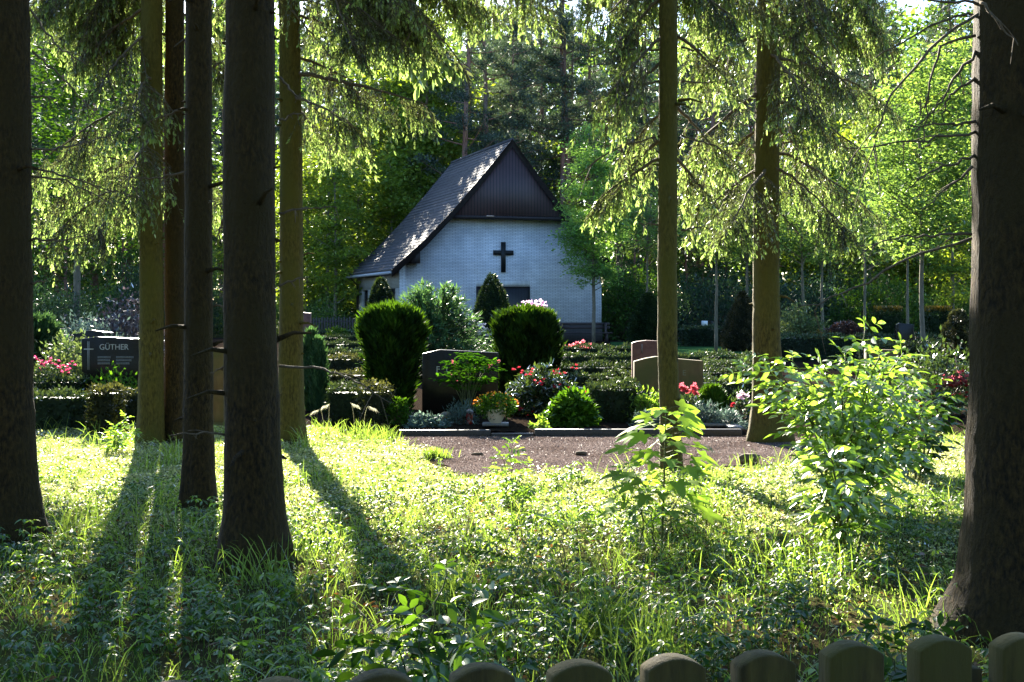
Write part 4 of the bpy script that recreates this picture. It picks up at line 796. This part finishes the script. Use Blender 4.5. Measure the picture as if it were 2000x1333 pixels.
sg = thing('white_sign', (gx(1376, 58.8), 58.8, 0), 'small white sign on a post above the long low clipped hedge', 'sign'); s = 58.8 / FPX
mb = MB(); box(mb, (-6 * s, -.02, hh(637, 58.8)), (6 * s, .0, hh(627, 58.8))); mb.build('panel', [surface('white_paint', (.7, .7, .72), (.8, .8, .8), (5, 5, 5), .5, 0)], sg)
mb = MB(); box(mb, (-.03, .001, 0), (.03, .05, hh(630, 58.8))); mb.build('post', [M_DARKW], sg)
# kerb of the front graves: three stones
for a, b, zt, lab in ((780, 958, .075, 'grey stone kerb of the front grave, the piece before the chamfered headstone'), (960, 1042, .035, 'short sunken kerb stone in front of the flower bowl'), (1044, 1448, .085, 'long grey stone kerb running to the spruce with flared roots')):
    z = 17.15; mb = MB(); w = (b - a) / FPX * z; box(mb, (-w / 2, -.05, -.05), (w / 2, .05, zt))
    o = mb.build('stone_kerb', [G_KERB]); o.location = (gx((a + b) / 2, z), z, 0); m = o.modifiers.new('edge', 'BEVEL'); m.width = .006; tag(o, lab, 'kerb')
for px, z, w, d, lab in ((1395, 18.2, .42, .8, 'pale flat stone slab lying on the grave soil near the flared spruce'), (1434, 17.6, .16, .5, 'small pale paving slab at the kerb end near the flared spruce'), (1030, 18.0, .34, .3, None)):
    if lab is None: px, lab = 968, 'thin stone slab under the cream flower bowl'
    mb = MB(); box(mb, (-w / 2, -d / 2, 0), (w / 2, d / 2, .03)); o = mb.build('stone_slab', [G_GREY]); o.location = (gx(px, z), z, .06); tag(o, lab, 'stone slab')
mb = MB(); r = rng(691); gxx = np.linspace(gx(775, 17.2), gx(1448, 17.2), 40); gy = np.linspace(17.205, 20.4, 16); XX, YY = np.meshgrid(gxx, gy, indexing='ij'); ZZ = .045 + r.normal(0, .008, XX.shape); ZZ[:, -1] = ZZ[0] = ZZ[-1] = -.01
i = np.arange(39)[:, None] * 16 + np.arange(15)[None]; mb.add(np.stack((XX, YY, ZZ), -1), [np.stack((i, i + 16, i + 17, i + 1), -1).reshape(-1, 4)]); tag(mb.build('grave_soil', [M_SOIL]), kind='structure')
# flower bowl
z = 18.0; bw = thing('flower_bowl', (gx(968, z), z, .091), 'cream flower bowl planted with orange and yellow pansies on the front grave', 'flower pot')
M_CREAM = surface('cream_glaze', (0.55, 0.47, 0.36), (0.66, 0.57, 0.45), (12, 12, 12), .45, .05)
mb = MB(); prof = [(0, .0), (.07, 0), (.075, .012), (.10, .05), (.122, .10), (.127, .145), (.135, .15), (.135, .165), (.122, .165), (.115, .14), (0, .135)]
k = 24; th = np.arange(k) / k * 6.2832
for (r0, z0), (r1, z1) in zip(prof[:-1], prof[1:]):
    A = np.c_[r0 * np.cos(th), r0 * np.sin(th), np.full(k, z0)]; B = np.c_[r1 * np.cos(th), r1 * np.sin(th), np.full(k, z1)]
    i = np.arange(k); j = (i + 1) % k; mb.add(np.r_[A, B], [np.stack((i, j, j + k, i + k), -1)])
mb.build('bowl', [M_CREAM], bw, True)
r = rng(70); n = 2200; d = rdir(r, n); mb = MB(); P = d * np.array((.27, .2, .17)) * r.uniform(.4, 1, (n, 1)) ** .5 + (0, 0, .21); P[:, 2] = np.where(P[:, 2] < .12, .12 + r.uniform(-.06, .05, n), P[:, 2]); P = P[(P[:, 2] > .17) | (np.hypot(P[:, 0], P[:, 1]) > .14)]
leaves(mb, P, norm(P - (0, 0, .1) + rdir(r, len(P)) * .3), rdir(r, len(P)), .045, .018, 0, r.uniform(0, 1, len(P))); mb.build('foliage', [PEONY], bw)
d = rdir(r, 70); d[:, 2] = np.abs(d[:, 2]); mb = MB(); flowers(mb, d * np.array((.30, .22, .18)) + (0, 0, .22), r, .022, 0, 6); mb.build('blossoms', [P_ORNG], bw)
# other grave plants
bl = thing('bleeding_heart', (gx(912, 18.9), 18.9, 0), 'bright fern leaved bleeding heart with pink drops in front of the chamfered headstone', 'plant')
r = rng(71); mb = MB(); sb = MB(); fb = MB()
for px, py in ((880, 705), (890, 716), (905, 712), (916, 722), (928, 703), (945, 700), (960, 706), (930, 716), (898, 740), (870, 740), (922, 735), (940, 742), (950, 738), (910, 700), (915, 690), (925, 755), (890, 752), (880, 728), (955, 720)):
    e = loc(px, py, 18.9, bl, r.uniform(-.25, .2)); tube(sb, bez((r.normal(0, .04), r.normal(0, .04), 0), (e[0] * .4, e[1] * .4, e[2] * .9), e, 6), np.linspace(.006, .003, 6), 4)
    m = 42; c = e + np.c_[r.normal(0, .085, m), r.normal(0, .08, m), r.normal(0, .018, m) - .02]
    leaves(mb, c, norm(np.c_[r.normal(size=(m, 2)), r.normal(-.15, .2, m)]), norm(UP + rdir(r, m) * .35), r.uniform(.06, .10, m), .042, 0, r.uniform(.2, 1, m), 'leaf')
mb.build('foliage', [FERN], bl); sb.build('stem', [STEM], bl)
flowers(fb, np.array([loc(x, y, 18.6, bl) + r.normal(0, .012, 3) for x, y in ((885, 711), (888, 713), (957, 718), (976, 705), (972, 706), (881, 733), (893, 745), (884, 709), (958, 714)) for _ in range(2)]), r, .02); fb.build('blossoms', [P_PINK], bl)
bush('lavender', 'grey blue leaved plant between the round rock and the flower bowl', 'plant', BLUEG, .42, .3, 1200, .07, 672, lw=.2, per=14, flat=.8).location = (gx(900, 18.5), 18.5, .02)
rk = MB(); r = rng(73); u = np.linspace(0, math.pi, 9)[1:-1]; v = np.arange(12) / 12 * 6.283; U, Vv = np.meshgrid(u, v, indexing='ij')
rad = .085 * (1 + r.normal(0, .05, U.shape)); tube(rk, np.c_[0 * u, 0 * u, .07 + .075 * np.cos(u)], .09 * np.sin(u), 12, jit=1 + r.normal(0, .06, (7, 12)))
o = rk.build('round_rock', [surface('lichen_rock', (0.16, 0.14, 0.13), (0.3, 0.27, 0.24), (14, 14, 14), .9, .4, c2=(0.35, 0.22, 0.03), s2=6)], None, True); o.location = (gx(871, 18.6), 18.6, .05); tag(o, 'rounded rock with yellow lichen at the foot of the chamfered headstone', 'rock')
ln = thing('grave_lantern', (gx(917, 18.4), 18.4, .045), 'small red grave lantern half hidden beside the flower bowl', 'lantern')
mb = MB(); tube(mb, [(0, 0, 0), (0, 0, .02), (0, 0, .12), (0, 0, .15)], [.05, .045, .048, .04], 14); mb.build('glass', [surface('red_glass', (0.25, 0.02, 0.015), (0.35, 0.03, 0.02), (5, 5, 5), .2, 0, spec=.5)], ln)
mb = MB(); tube(mb, [(0, 0, .151), (0, 0, .17), (0, 0, .2)], [.052, .05, .012], 14); mb.build('lid', [M_ZINC], ln)
bush('ivy_plant', 'low ivy clump with pale edged leaves near the kerb before the headstone', 'plant', BLUEG, .6, .2, 1100, .05, 674, lw=.6, stems=False, per=10).location = (gx(836, 18.0), 18.0, .01)
bush('ground_plant', 'leafy green plant between the thuja foot and the ivy clump', 'plant', PEONY, .3, .38, 700, .06, 675, per=9).location = (gx(778, 18.4), 18.4, .01)
bush('ground_plant', 'small bright green seedling before the red flowering rhododendron', 'plant', LEAFM, .25, .2, 220, .06, 676, per=8).location = (gx(1053, 17.7), 17.7, .01)
pp = bush('perennial_plant', 'yellow green perennial plants beside the dark square hedge block', 'plant', LEAFM, .42, .5, 900, .08, 677, per=9); pp.location = (gx(1265, 18.6), 18.6, .01)
bush('lavender', 'blue grey lavender below the yellow green perennials', 'plant', BLUEG, .4, .25, 900, .07, 678, lw=.2, per=12).location = (gx(1262, 17.9), 17.9, .01)
pn = bush('peony_bush', 'peony plant with big coral flowers beside the slimmest spruce trunk', 'shrub', RHODO, .38, .42, 1000, .08, 679, lw=.4, per=9); pn.location = (gx(1346, 18.6), 18.6, .01)
blossoms(pn, [loc(x, y, 18.4, pn) for x, y in ((1336, 763), (1341, 764), (1332, 758), (1357, 762), (1359, 768), (1355, 757))], .05, P_PINK, 680, 8, .018)
bush('lavender', 'wide blue grey lavender in front of the globe thuja', 'plant', BLUEG, .55, .33, 1500, .08, 681, lw=.18, per=14).location = (gx(1372, 18.2), 18.2, .01)
bush('lavender', 'small blue grey lavender beside the flared spruce roots', 'plant', BLUEG, .4, .27, 1000, .07, 682, lw=.18, per=14).location = (gx(1425, 18.0), 18.0, .01)
pk = bush('rose_bush', 'small rose with pale pink and coral flowers right beside the flared spruce', 'shrub', RHODO, .3, .52, 600, .06, 683, lw=.5, per=9); pk.location = (gx(1448, 18.6), 18.6, .01)
blossoms(pk, [loc(1452, 777, 18.4, pk), loc(1446, 775, 18.4, pk)], .05, P_LILAC, 684, 8, .02); blossoms(pk, [loc(1433, 791, 18.4, pk)], .04, P_RED, 685, 6, .015)
r = rng(690); n = 42000; X = r.uniform(-1.9, 4.1, n); Z = r.uniform(13.0, 17.05, n); k = in_path(X, Z, -.05); X, Z = X[k], Z[k]; n = len(X); mb = MB()
leaves(mb, np.c_[X, Z, np.full(n, .010)], norm(np.c_[r.normal(size=(n, 2)), r.uniform(.1, .9, n)]), rdir(r, n), r.uniform(.005, .014, n), r.uniform(.004, .010, n), 0, r.uniform(0, 1, n))
tag(mb.build('gravel', [foliage('gravel_grain', (0.06, 0.046, 0.042), (0.36, 0.285, 0.26), 0.0, (1, 1, 1), .04, .5, .5)]), kind='stuff')
# two dark pieces of wood and little stones on the path
for px, z, l, w, lab in ((1135, 14.85, .12, .05, 'short dark piece of wood lying on the open gravel path'), (1463, 14.0, .20, .13, 'dark weathered wood stump end lying before the flared spruce'), (932, 14.85, .13, .03, 'flat dark stick lying on the gravel behind the small sapling')):
    mb = MB(); r = rng(int(px)); tube(mb, [(-l / 2, 0, w * .3), (-l * .2, .01, w * .42), (l * .2, 0, w * .4), (l / 2, -.01, w * .3)], [w * .3, w * .45, w * .45, w * .3], 8, jit=1 + r.normal(0, .12, (4, 8)))
    o = mb.build('wood_piece', [TWIG]); o.location = (gx(px, z), z, .01); tag(o, lab, 'piece of wood')

# ------------------------------------------------------------------ picket fence in front
M_PICK = surface('weathered_picket', (0.02, 0.015, 0.004), (0.095, 0.07, 0.017), (34, 34, 6), .9, .7, .01, c2=(0.06, 0.052, 0.009), s2=5)
M_MOSS = surface('sunlit_picket_moss', (0.20, 0.17, 0.03), (0.45, 0.38, 0.09), (60, 60, 60), .95, .6, .006)  # moss, brightened to stand in for sun on the picket tops
ang = math.atan(.229); pf0 = np.array((.2586, 2.155, 0)); pdir = np.array((math.cos(ang), math.sin(ang), 0))
pf = thing('picket_fence', pf0, 'mossy wooden picket fence with rounded tops closest to the camera', 'fence', rz=ang)
SP = (gx(1505, 2.18) - gx(1324, 2.155)) / math.cos(ang); r = rng(80)
for k in range(-9, 7):
    mb = MB(); w = .0475; h = 1.052 - .035 + r.normal(0, .002); x0 = k * SP + r.normal(0, .002)
    prof = [(-w, .12), (w, .12)] + [(w * u, h + .018 + .017 * (1 - u * u)) for u in np.linspace(1, -1, 13)]
    P_ = [(x0 + a, b) for a, b in prof]; prism(mb, P_[::-1], 0, .046); o = mb.build('picket', [M_PICK, M_MOSS], pf)
    for p_ in o.data.polygons:
        if p_.normal.z > .35: p_.material_index = 1; m = o.modifiers.new('edge', 'BEVEL'); m.width = .0025; m.limit_method = 'ANGLE'
for z in (.3, .85):
    mb = MB(); box(mb, (-9.3 * SP, .0465, z - .04), (6.3 * SP, .085, z + .04)); mb.build('rail', [M_PICK], pf)
for k in (-6.5, 3.5):
    mb = MB(); box(mb, (k * SP - .045, .086, 0), (k * SP + .045, .17, .98)); mb.build('post', [M_PICK], pf)

# ------------------------------------------------------------------ meadow edge in front
def wave(X, Z, s): return np.sin(X * 2.1 + s) * np.sin(Z * 1.7 - s * 2) + .6 * np.sin(X * 5.3 - Z * 3.1 + s * 3) + .4 * np.sin(X * 9 + Z * 8 + s)
def meadow(n, r, z0=5.0, z1=18.2, p=1.0):
    Z = np.sqrt(r.uniform(z0 ** 2, z1 ** 2, n)) if p == 1 else z0 + (z1 - z0) * r.uniform(0, 1, n) ** p
    X = r.uniform(-1, 1, n) * (.385 * Z + .35)
    k = ~in_path(X, Z, .12 * wave(X, Z, 3)) & ~((Z > 17.0) & (X > -2.2)) & ~((X > 2.6) & (Z > 17.0))
    return X[k], Z[k]
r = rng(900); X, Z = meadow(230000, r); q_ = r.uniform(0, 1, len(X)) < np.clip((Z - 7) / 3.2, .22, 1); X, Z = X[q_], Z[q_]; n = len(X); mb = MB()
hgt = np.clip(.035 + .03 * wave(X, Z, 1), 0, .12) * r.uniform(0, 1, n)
D = norm(np.c_[r.normal(size=(n, 2)), r.normal(.15, .35, n)]); leaves(mb, np.c_[X, Z, hgt + .003], D, norm(UP * .7 + rdir(r, n)), r.uniform(.012, .034, n) * np.clip(Z / 9, .8, 1.4), .013 * np.clip(Z / 9, .8, 1.4), 0, np.clip(.32 + .3 * np.clip((Z - 9) / 2, 0, 1) + .2 * wave(X, Z, 5) + r.normal(0, .25, n), 0, 1))  # tint raised farther out, the sun patch is put into the leaf colour
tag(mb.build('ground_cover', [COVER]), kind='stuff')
r = rng(901); X, Z = meadow(62000, r); n = len(X); mb = MB()
tall = (wave(X, Z, 8) > np.where(Z < 10, .0, .6)) & (r.uniform(0, 1, n) < .3); L = np.where(tall, r.uniform(.2, .5, n), r.uniform(.04, .14, n))
D = norm(np.c_[r.normal(0, .33, (n, 2)), np.ones(n)]); a_ = r.uniform(0, 6.28, n)
leaves(mb, np.c_[X, Z, 0 * X], D, np.c_[np.cos(a_), np.sin(a_), 0 * a_], L, np.where(tall, .006, .0042), 0, np.clip(r.normal(.5, .25, n) + .15 * tall, 0, 1), 'blade', droop=.45)
tag(mb.build('grass', [GRASS]), kind='stuff')
# broad leaved herbs close to the fence: whorls of leaflets on short stalks
def herbs(n_, seed, mat, z0, z1, p, h0, h1, l0, l1, part, thr):
    r = rng(seed); mb = MB(); X, Z = meadow(n_, r, z0, z1, p); k = wave(X * 1.3, Z * 1.2, seed % 7) > thr; X, Z = X[k], Z[k]; n = len(X); h = r.uniform(h0, h1, n) * np.clip(1.35 - .06 * Z, .5, 1)
    for lev in range(2):
        hh_ = h * (1, .62)[lev]; nk = 5
        for k in range(nk):
            a_ = r.uniform(0, 1.2, n) + k * 1.257; D = np.c_[np.cos(a_), np.sin(a_), r.normal(-.05, .22, n)]; l = r.uniform(l0, l1, n)
            leaves(mb, np.c_[X, Z, hh_] + D * .006, D, norm(UP + rdir(r, n) * .55), l, l * .5, 0, np.clip(r.normal(.35 + .2 * (lev == 0), .25, n), 0, 1), 'leaf', droop=.35)
    leaves(mb, np.c_[X, Z, 0 * X], UP, rdir(r, n), h, .0035, 0, .2, 'strip')
    tag(mb.build(part, [mat]), kind='stuff')
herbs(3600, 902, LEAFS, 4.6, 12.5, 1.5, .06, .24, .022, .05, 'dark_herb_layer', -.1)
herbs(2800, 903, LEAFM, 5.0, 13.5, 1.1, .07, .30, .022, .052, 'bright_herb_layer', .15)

r = rng(905); X, Z = meadow(900, r, 5, 11, 1.0); n = len(X); mb = MB()
leaves(mb, np.c_[X, Z, r.uniform(.01, .06, n)], np.c_[r.normal(size=(n, 2)), r.normal(0, .2, n)], norm(UP + rdir(r, n) * .6), r.uniform(.03, .07, n), r.uniform(.02, .035, n), 0, r.uniform(0, 1, n), 'leaf', fold=.25)
tag(mb.build('fallen_leaves', [foliage('dead_leaf', (0.10, 0.05, 0.02), (0.26, 0.14, 0.06), .3, (1.3, 1, .6), .03)]), kind='stuff')
def compound(mb, P, D, Nn, ln, pairs, leaflet, lw, r, tint, mat=0, droop=.3, shape='leaf'):
    n = len(P); D = norm(np.asarray(D)); S = norm(np.cross(D, Nn)); Nn = np.cross(S, D); ln = np.broadcast_to(ln, (n,))[:, None]; sc = ln / ln.mean()
    for j in range(pairs):
        f = (j + .8) / (pairs + .3); B = P + D * ln * f - UP * (droop * ln * f * f)
        for s in (-1, 1):
            d = norm(D * .55 + S * s * r.uniform(.75, 1, (n, 1)) + r.normal(0, .13, (n, 3)) - UP * .12)
            leaves(mb, B, d, norm(Nn + r.normal(0, .5, (n, 3))), leaflet * r.uniform(.8, 1.15, n) * (1 - .25 * abs(f - .5)) * sc[:, 0], leaflet * lw * sc[:, 0], mat, np.clip(tint + r.normal(0, .12, n), 0, 1), shape, droop=.22)
    B = P + D * ln - UP * droop * ln; leaves(mb, B, norm(D - UP * droop * .8 + r.normal(0, .12, (n, 3))), Nn, leaflet * 1.1 * sc[:, 0], leaflet * lw * sc[:, 0], mat, tint, shape, droop=.2)
    leaves(mb, P, norm(D * ln - UP * droop * ln * .7), S, ln[:, 0] * 1.02, .005, mat, .3, 'strip')

def elder(px, z, label, stems, r, leaflet=.11, mat=LEAFE, ln=.2, pairs=2, gap=.13, bare=.3, cat='shrub', name='elder_bush', lw=.42, rad=.011):
    """stems = [(tip px, tip py, tip depth)]; opposite compound leaves along each."""
    t = thing(name, (gx(px, z), z, 0), label, cat); mb = MB()
    for k, (tx, ty, tz) in enumerate(stems):
        sb = MB(); e = at(tx, ty, tz) - np.array(t.location); b = np.array((r.normal(0, .06), r.normal(0, .06), 0)); q = bez(b, (e[0] * .35, e[1] * .35, e[2] * .75), e, 12); q[1:-1] += r.normal(0, .008, (10, 3))
        tube(sb, q, np.linspace(rad, rad * .35, 12), 6, 0); sb.build('stem', [STEM], t, True)
        L = np.linalg.norm(np.diff(q, axis=0), axis=1).sum(); m = max(2, int(L * (1 - bare) / gap)); az = r.uniform(0, 3.14)
        for i in range(m):
            f = bare + (1 - bare) * (i + .6) / m; u = f * 11; j = min(int(u), 10); p = q[j] + (q[j + 1] - q[j]) * (u - j); tan = norm(q[j + 1] - q[j]); az += 1.57 + r.uniform(-.3, .3)
            a1 = np.array((math.cos(az), math.sin(az), 0)); last = i == m - 1
            for s in (1, -1):
                d = norm(a1 * s * (.55 if last else .95) + tan * (.75 if last else .45) - UP * .1 + r.normal(0, .1, 3)); g = r.uniform(.75, 1.15) * (.8 if last else 1)
                compound(mb, p[None], d[None], norm(UP + .35 * tan + r.normal(0, .45, 3))[None], np.array([ln * g]), pairs, leaflet * g, lw, r, np.array([np.clip(r.normal(.4, .2) + .35 * last, 0, 1)]), 0, .3)
    mb.build('foliage', [mat], t); return t
r = rng(910)
tips = [(1690, 640, 10.7), (1650, 690, 10.9), (1720, 690, 10.5), (1765, 690, 11), (1600, 700, 10.6), (1545, 700, 11), (1480, 690, 10.5), (1452, 720, 10.8), (1520, 740, 10.2), (1580, 735, 10.1), (1640, 745, 10.0), (1700, 740, 10.1), (1765, 745, 10.4), (1810, 740, 11.2),
        (1830, 790, 11), (1800, 810, 10.3), (1740, 800, 9.9), (1670, 810, 9.7), (1600, 800, 9.8), (1560, 800, 10.2), (1820, 850, 10.8), (1600, 860, 9.7), (1640, 870, 9.5), (1720, 870, 9.6), (1790, 880, 10), (1600, 720, 11.5), (1700, 710, 11.7), (1780, 760, 11.6), (1850, 770, 11.4),
        (1660, 720, 11.2), (1740, 700, 11.3), (1560, 760, 11.2), (1690, 780, 10.8)]
elder(1655, 10.8, 'large bright elder bush in full sun between the flared spruce and the very thick trunk', tips, r, .10, bare=.2, gap=.11, lw=.45)
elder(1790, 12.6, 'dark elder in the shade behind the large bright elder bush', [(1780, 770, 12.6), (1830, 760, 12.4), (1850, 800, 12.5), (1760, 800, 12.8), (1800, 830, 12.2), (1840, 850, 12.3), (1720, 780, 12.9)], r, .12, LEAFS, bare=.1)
elder(1640, 9.0, 'low elder shoots in front of the large bright elder bush', [(1590, 905, 9), (1620, 880, 8.8), (1680, 890, 9), (1740, 930, 8.9), (1700, 960, 8.6), (1590, 950, 8.7), (1650, 940, 8.4), (1600, 970, 8.9), (1770, 960, 9.1)], r, .11, LEAFE, bare=.15, name='elder_shoot')
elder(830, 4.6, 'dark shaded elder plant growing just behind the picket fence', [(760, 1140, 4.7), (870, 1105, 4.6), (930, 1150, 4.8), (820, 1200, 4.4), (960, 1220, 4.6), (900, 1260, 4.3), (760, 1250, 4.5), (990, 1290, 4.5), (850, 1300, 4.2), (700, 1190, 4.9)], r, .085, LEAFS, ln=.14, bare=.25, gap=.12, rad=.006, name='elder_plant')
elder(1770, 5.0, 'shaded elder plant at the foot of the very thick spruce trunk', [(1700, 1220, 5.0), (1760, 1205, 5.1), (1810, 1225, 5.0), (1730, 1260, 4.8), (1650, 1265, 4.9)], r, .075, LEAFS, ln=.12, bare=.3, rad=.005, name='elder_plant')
elder(1290, 8.9, 'leafy seedlings round the foot of the maple sapling', [(1225, 905, 8.9), (1360, 925, 8.8), (1260, 950, 8.7), (1350, 980, 8.9), (1190, 950, 9.1)], r, .08, LEAFM, ln=.14, bare=.2, rad=.005, name='seedling_plant')
elder(1000, 10.8, 'small raspberry like sapling in bright sun at the edge of the gravel path', [(1000, 862, 10.8), (975, 885, 10.7), (1030, 905, 10.9), (960, 915, 10.6), (1010, 930, 10.5), (1040, 950, 10.4), (985, 945, 10.8)], r, .06, LEAFM, ln=.09, bare=.1, gap=.07, rad=.004, name='sapling')
elder(235, 15.0, 'bright small sapling in the sun at the foot of the olive spruce trunk', [(225, 830, 15), (245, 815, 15), (262, 840, 14.8), (210, 855, 14.8)], r, .08, LEAFM, ln=.12, bare=.1, gap=.08, rad=.004, name='sapling')
# rowan seedlings: long pinnate leaves
def rowan(px, z, label, stems, r, mat=LEAFS, leaflet=.042, ln=.17): return elder(px, z, label, stems, r, leaflet, mat, ln, 6, .12, .35, 'sapling', 'rowan_sapling', .36, .004)
rowan(1010, 6.3, 'dark rowan sapling with ladder like leaves beside the shaded elder plant', [(985, 1045, 6.3), (1040, 1075, 6.2), (950, 1080, 6.4), (1010, 1100, 6.1)], r)
rowan(1258, 7.0, 'single rowan sapling standing in tall grass below the maple sapling', [(1258, 1065, 7), (1275, 1095, 7)], r)
rowan(1090, 7.6, 'small rowan sapling in sunny grass, closer to the gravel path', [(1075, 985, 7.6), (1110, 1010, 7.5)], r, LEAFE)
rowan(1560, 6.6, 'rowan sapling in the grass below the large bright elder', [(1580, 1160, 6.4), (1610, 1185, 6.5), (1540, 1180, 6.6)], r)
# maple sapling with lobed leaves
def lobed(mb, P, D, Nn, size, r, tint):
    ang_ = np.array([180, 150, 118, 96, 72, 60, 40, 22, 12, 0, -12, -22, -40, -60, -72, -96, -118, -150]) / 57.3; rad_ = np.array([.08, .30, .52, .34, .62, .72, .40, .62, .8, 1.0, .8, .62, .40, .72, .62, .34, .52, .30])
    for p, d, nn, sz, tt in zip(P, D, Nn, size, tint):
        d = norm(d); s = norm(np.cross(d, nn)); nn = np.cross(s, d); c = p + d * sz * .18; rr = rad_ * sz * .82
        x, y = rr * np.cos(ang_), rr * np.sin(ang_); V = c + d * x[:, None] + s * y[:, None] - UP * (.22 * (x * x + y * y) / sz)[:, None] + nn * (np.abs(y) * .12)[:, None]
        i = np.arange(18); mb.add(np.r_[V, c[None]], [np.stack((i, (i + 1) % 18, np.full(18, 18)), -1)], 0, tt)
t = thing('maple_sapling', (gx(1292, 9), 9.0, 0), 'maple sapling with big lobed sunlit leaves in front of the slimmest spruce trunk', 'sapling'); r = rng(920); mb = MB(); sb = MB()
e = loc(1300, 800, 9, t); q = bez((0, 0, 0), (0.02, 0, e[2] * .5), e, 10); tube(sb, q, np.linspace(.009, .003, 10), 6)
P, D, S_, T_ = [], [], [], []
for k in range(64):
    f = .22 + .78 * (k / 64); p = np.array([np.interp(f, np.linspace(0, 1, 10), q[:, i]) for i in range(3)]); a = k * 2.4; l = .33 * (1 - .8 * f ** 2) * r.uniform(.5, 1.1) + .03
    d = np.array((math.cos(a), math.sin(a), r.uniform(.05, .5))); e2 = p + norm(d) * l; tube(sb, [p, (p + e2) / 2 + (0, 0, .01), e2], [.0025, .002, .0018], 4)
    P.append(e2); D.append(norm(np.array((d[0], d[1], r.uniform(-.5, .05))))); S_.append(r.uniform(.11, .18)); T_.append(np.clip(.4 + .6 * f + r.normal(0, .12), 0, 1))
lobed(mb, P, D, norm(UP + np.array((.0, .55, 0)) * r.uniform(-.2, 1.3, (64, 1)) * -1 + rdir(r, 64) * .4), S_, r, T_); mb.build('foliage', [LEAFM], t); sb.build('stem', [STEM], t)
# tufts of tall grass with drooping seed heads
def tuft(px, z, label, n, h, seed, heads=0, spread=.09):
    r = rng(seed); t = thing('grass_tuft', (gx(px, z), z, 0), label, 'grass tuft'); mb = MB(); P = np.c_[r.normal(0, spread, (n, 2)), np.zeros(n)]; a_ = r.uniform(0, 6.28, n)
    leaves(mb, P, norm(np.c_[r.normal(0, .28, (n, 2)), np.ones(n)]), np.c_[np.cos(a_), np.sin(a_), 0 * a_], h * r.uniform(.5, 1.15, n), .008, 0, r.uniform(.3, 1, n), 'blade', droop=.4); mb.build('blades', [GRASS], t)
    if heads:
        hb = MB()
        for k in range(heads):
            c = np.array((r.normal(0, spread * .8), r.normal(0, spread), h * r.uniform(.9, 1.15))); sg_ = r.choice([-1, 1]); q = bez((c[0] * .4, c[1] * .4, 0), (c[0] * .6, c[1] * .6, c[2] * .9), c, 7); tube(hb, q, [.0025] * 7, 3, 0, .5, False)
            m = 55; f = r.uniform(0, 1, m); B = c + np.c_[sg_ * f * .09, r.normal(0, .02, m), -.03 * f]; leaves(hb, B, norm(np.c_[sg_ * (.3 + .5 * r.uniform(0, 1, m)), r.normal(0, .3, m), -.9 + 0 * f]), rdir(r, m), r.uniform(.04, .08, m), .003, 0, .95, 'rhomb')
        hb.build('seed_head', [SEED], t)
    return t
tuft(640, 17.0, 'tuft of tall grass with pale drooping seed heads right beside the olive spruce trunk', 60, .38, 930, 2)
tuft(700, 16.8, 'wider tuft of tall grass with pale drooping seed heads before the hedge blocks', 90, .38, 931, 2)
tuft(755, 16.4, 'tuft of tall grass where the gravel path begins', 80, .34, 932, 0)
tuft(600, 15.6, 'few tall grass blades at the foot of the olive spruce trunk', 40, .5, 933)
tuft(850, 14.6, 'soft grass tuft growing into the edge of the gravel path', 260, .2, 934, 0, .075)
tuft(510, 7.9, 'tall grass blades in front of the blackest trunk', 40, .5, 935, 0, .09)
tuft(1370, 10.4, 'tall grass blades beside the maple sapling', 50, .55, 936, 1, .09)
tuft(1180, 6.6, 'tall thin grass in the sun between the rowan saplings', 90, .5, 937, 0, .07)
tuft(1290, 6.2, 'tall grass in front of the single rowan sapling', 80, .5, 938, 0, .09)
tuft(880, 7.4, 'tall grass tuft behind the shaded elder plant', 110, .42, 939, 0, .07)
tuft(1930, 4.7, 'tall grass blades growing before the very thick spruce trunk', 46, .55, 940, 0, .09)
tuft(345, 14.2, 'tall grass blades at the foot of the slim half hidden spruce trunk', 60, .5, 941, 0, .09)
tuft(150, 9.4, 'thin tall grass blades beside the spruce trunk at the edge of the photo', 40, .5, 942, 0, .09)
r = rng(949); mb = MB(); n = 26000; a_ = r.uniform(math.radians(150), math.radians(390), n); R_ = r.uniform(34, 48, n); Zh = 15 * r.uniform(0, 1, n) ** 1.3  # unseen ring of wood behind the camera, added to cut skylight and reflections
leaves(mb, np.c_[R_ * np.cos(a_) * 1.1, R_ * np.sin(a_) * .8 + 4, Zh], rdir(r, n), rdir(r, n), r.uniform(.6, 1.2, n), .6, 0, r.uniform(0, 1, n))
tag(mb.build('distant_wood', [LEAFD]), kind='stuff')
# unseen spruces of the same wood, added behind the camera to block skylight
t0 = [o for o in COL.objects if o.name == 'spruce_tree.001'][0]; r = rng(950)
for k, (x, z) in enumerate(((-5, -5), (0.8, -7), (6, -4), (-9, 2), (9, 3), (-3, -12), (4, -13), (-11, -8), (11, -9), (-7, -18), (1, -19), (9, -18), (-16, -2), (16, -1), (-14, -16), (16, -16))):
    o = bpy.data.objects.new('spruce_tree', None); COL.objects.link(o); o.location = (x, z, 0); o.rotation_euler = (0, 0, r.uniform(0, 6)); tag(o, 'unseen spruce added behind the photographer to block skylight', 'spruce tree', 'spruces behind the photographer')
    for ch in t0.children:
        if ch.name.split('.')[0] in ('trunk', 'crown'): c = ch.copy(); COL.objects.link(c); c.parent = o
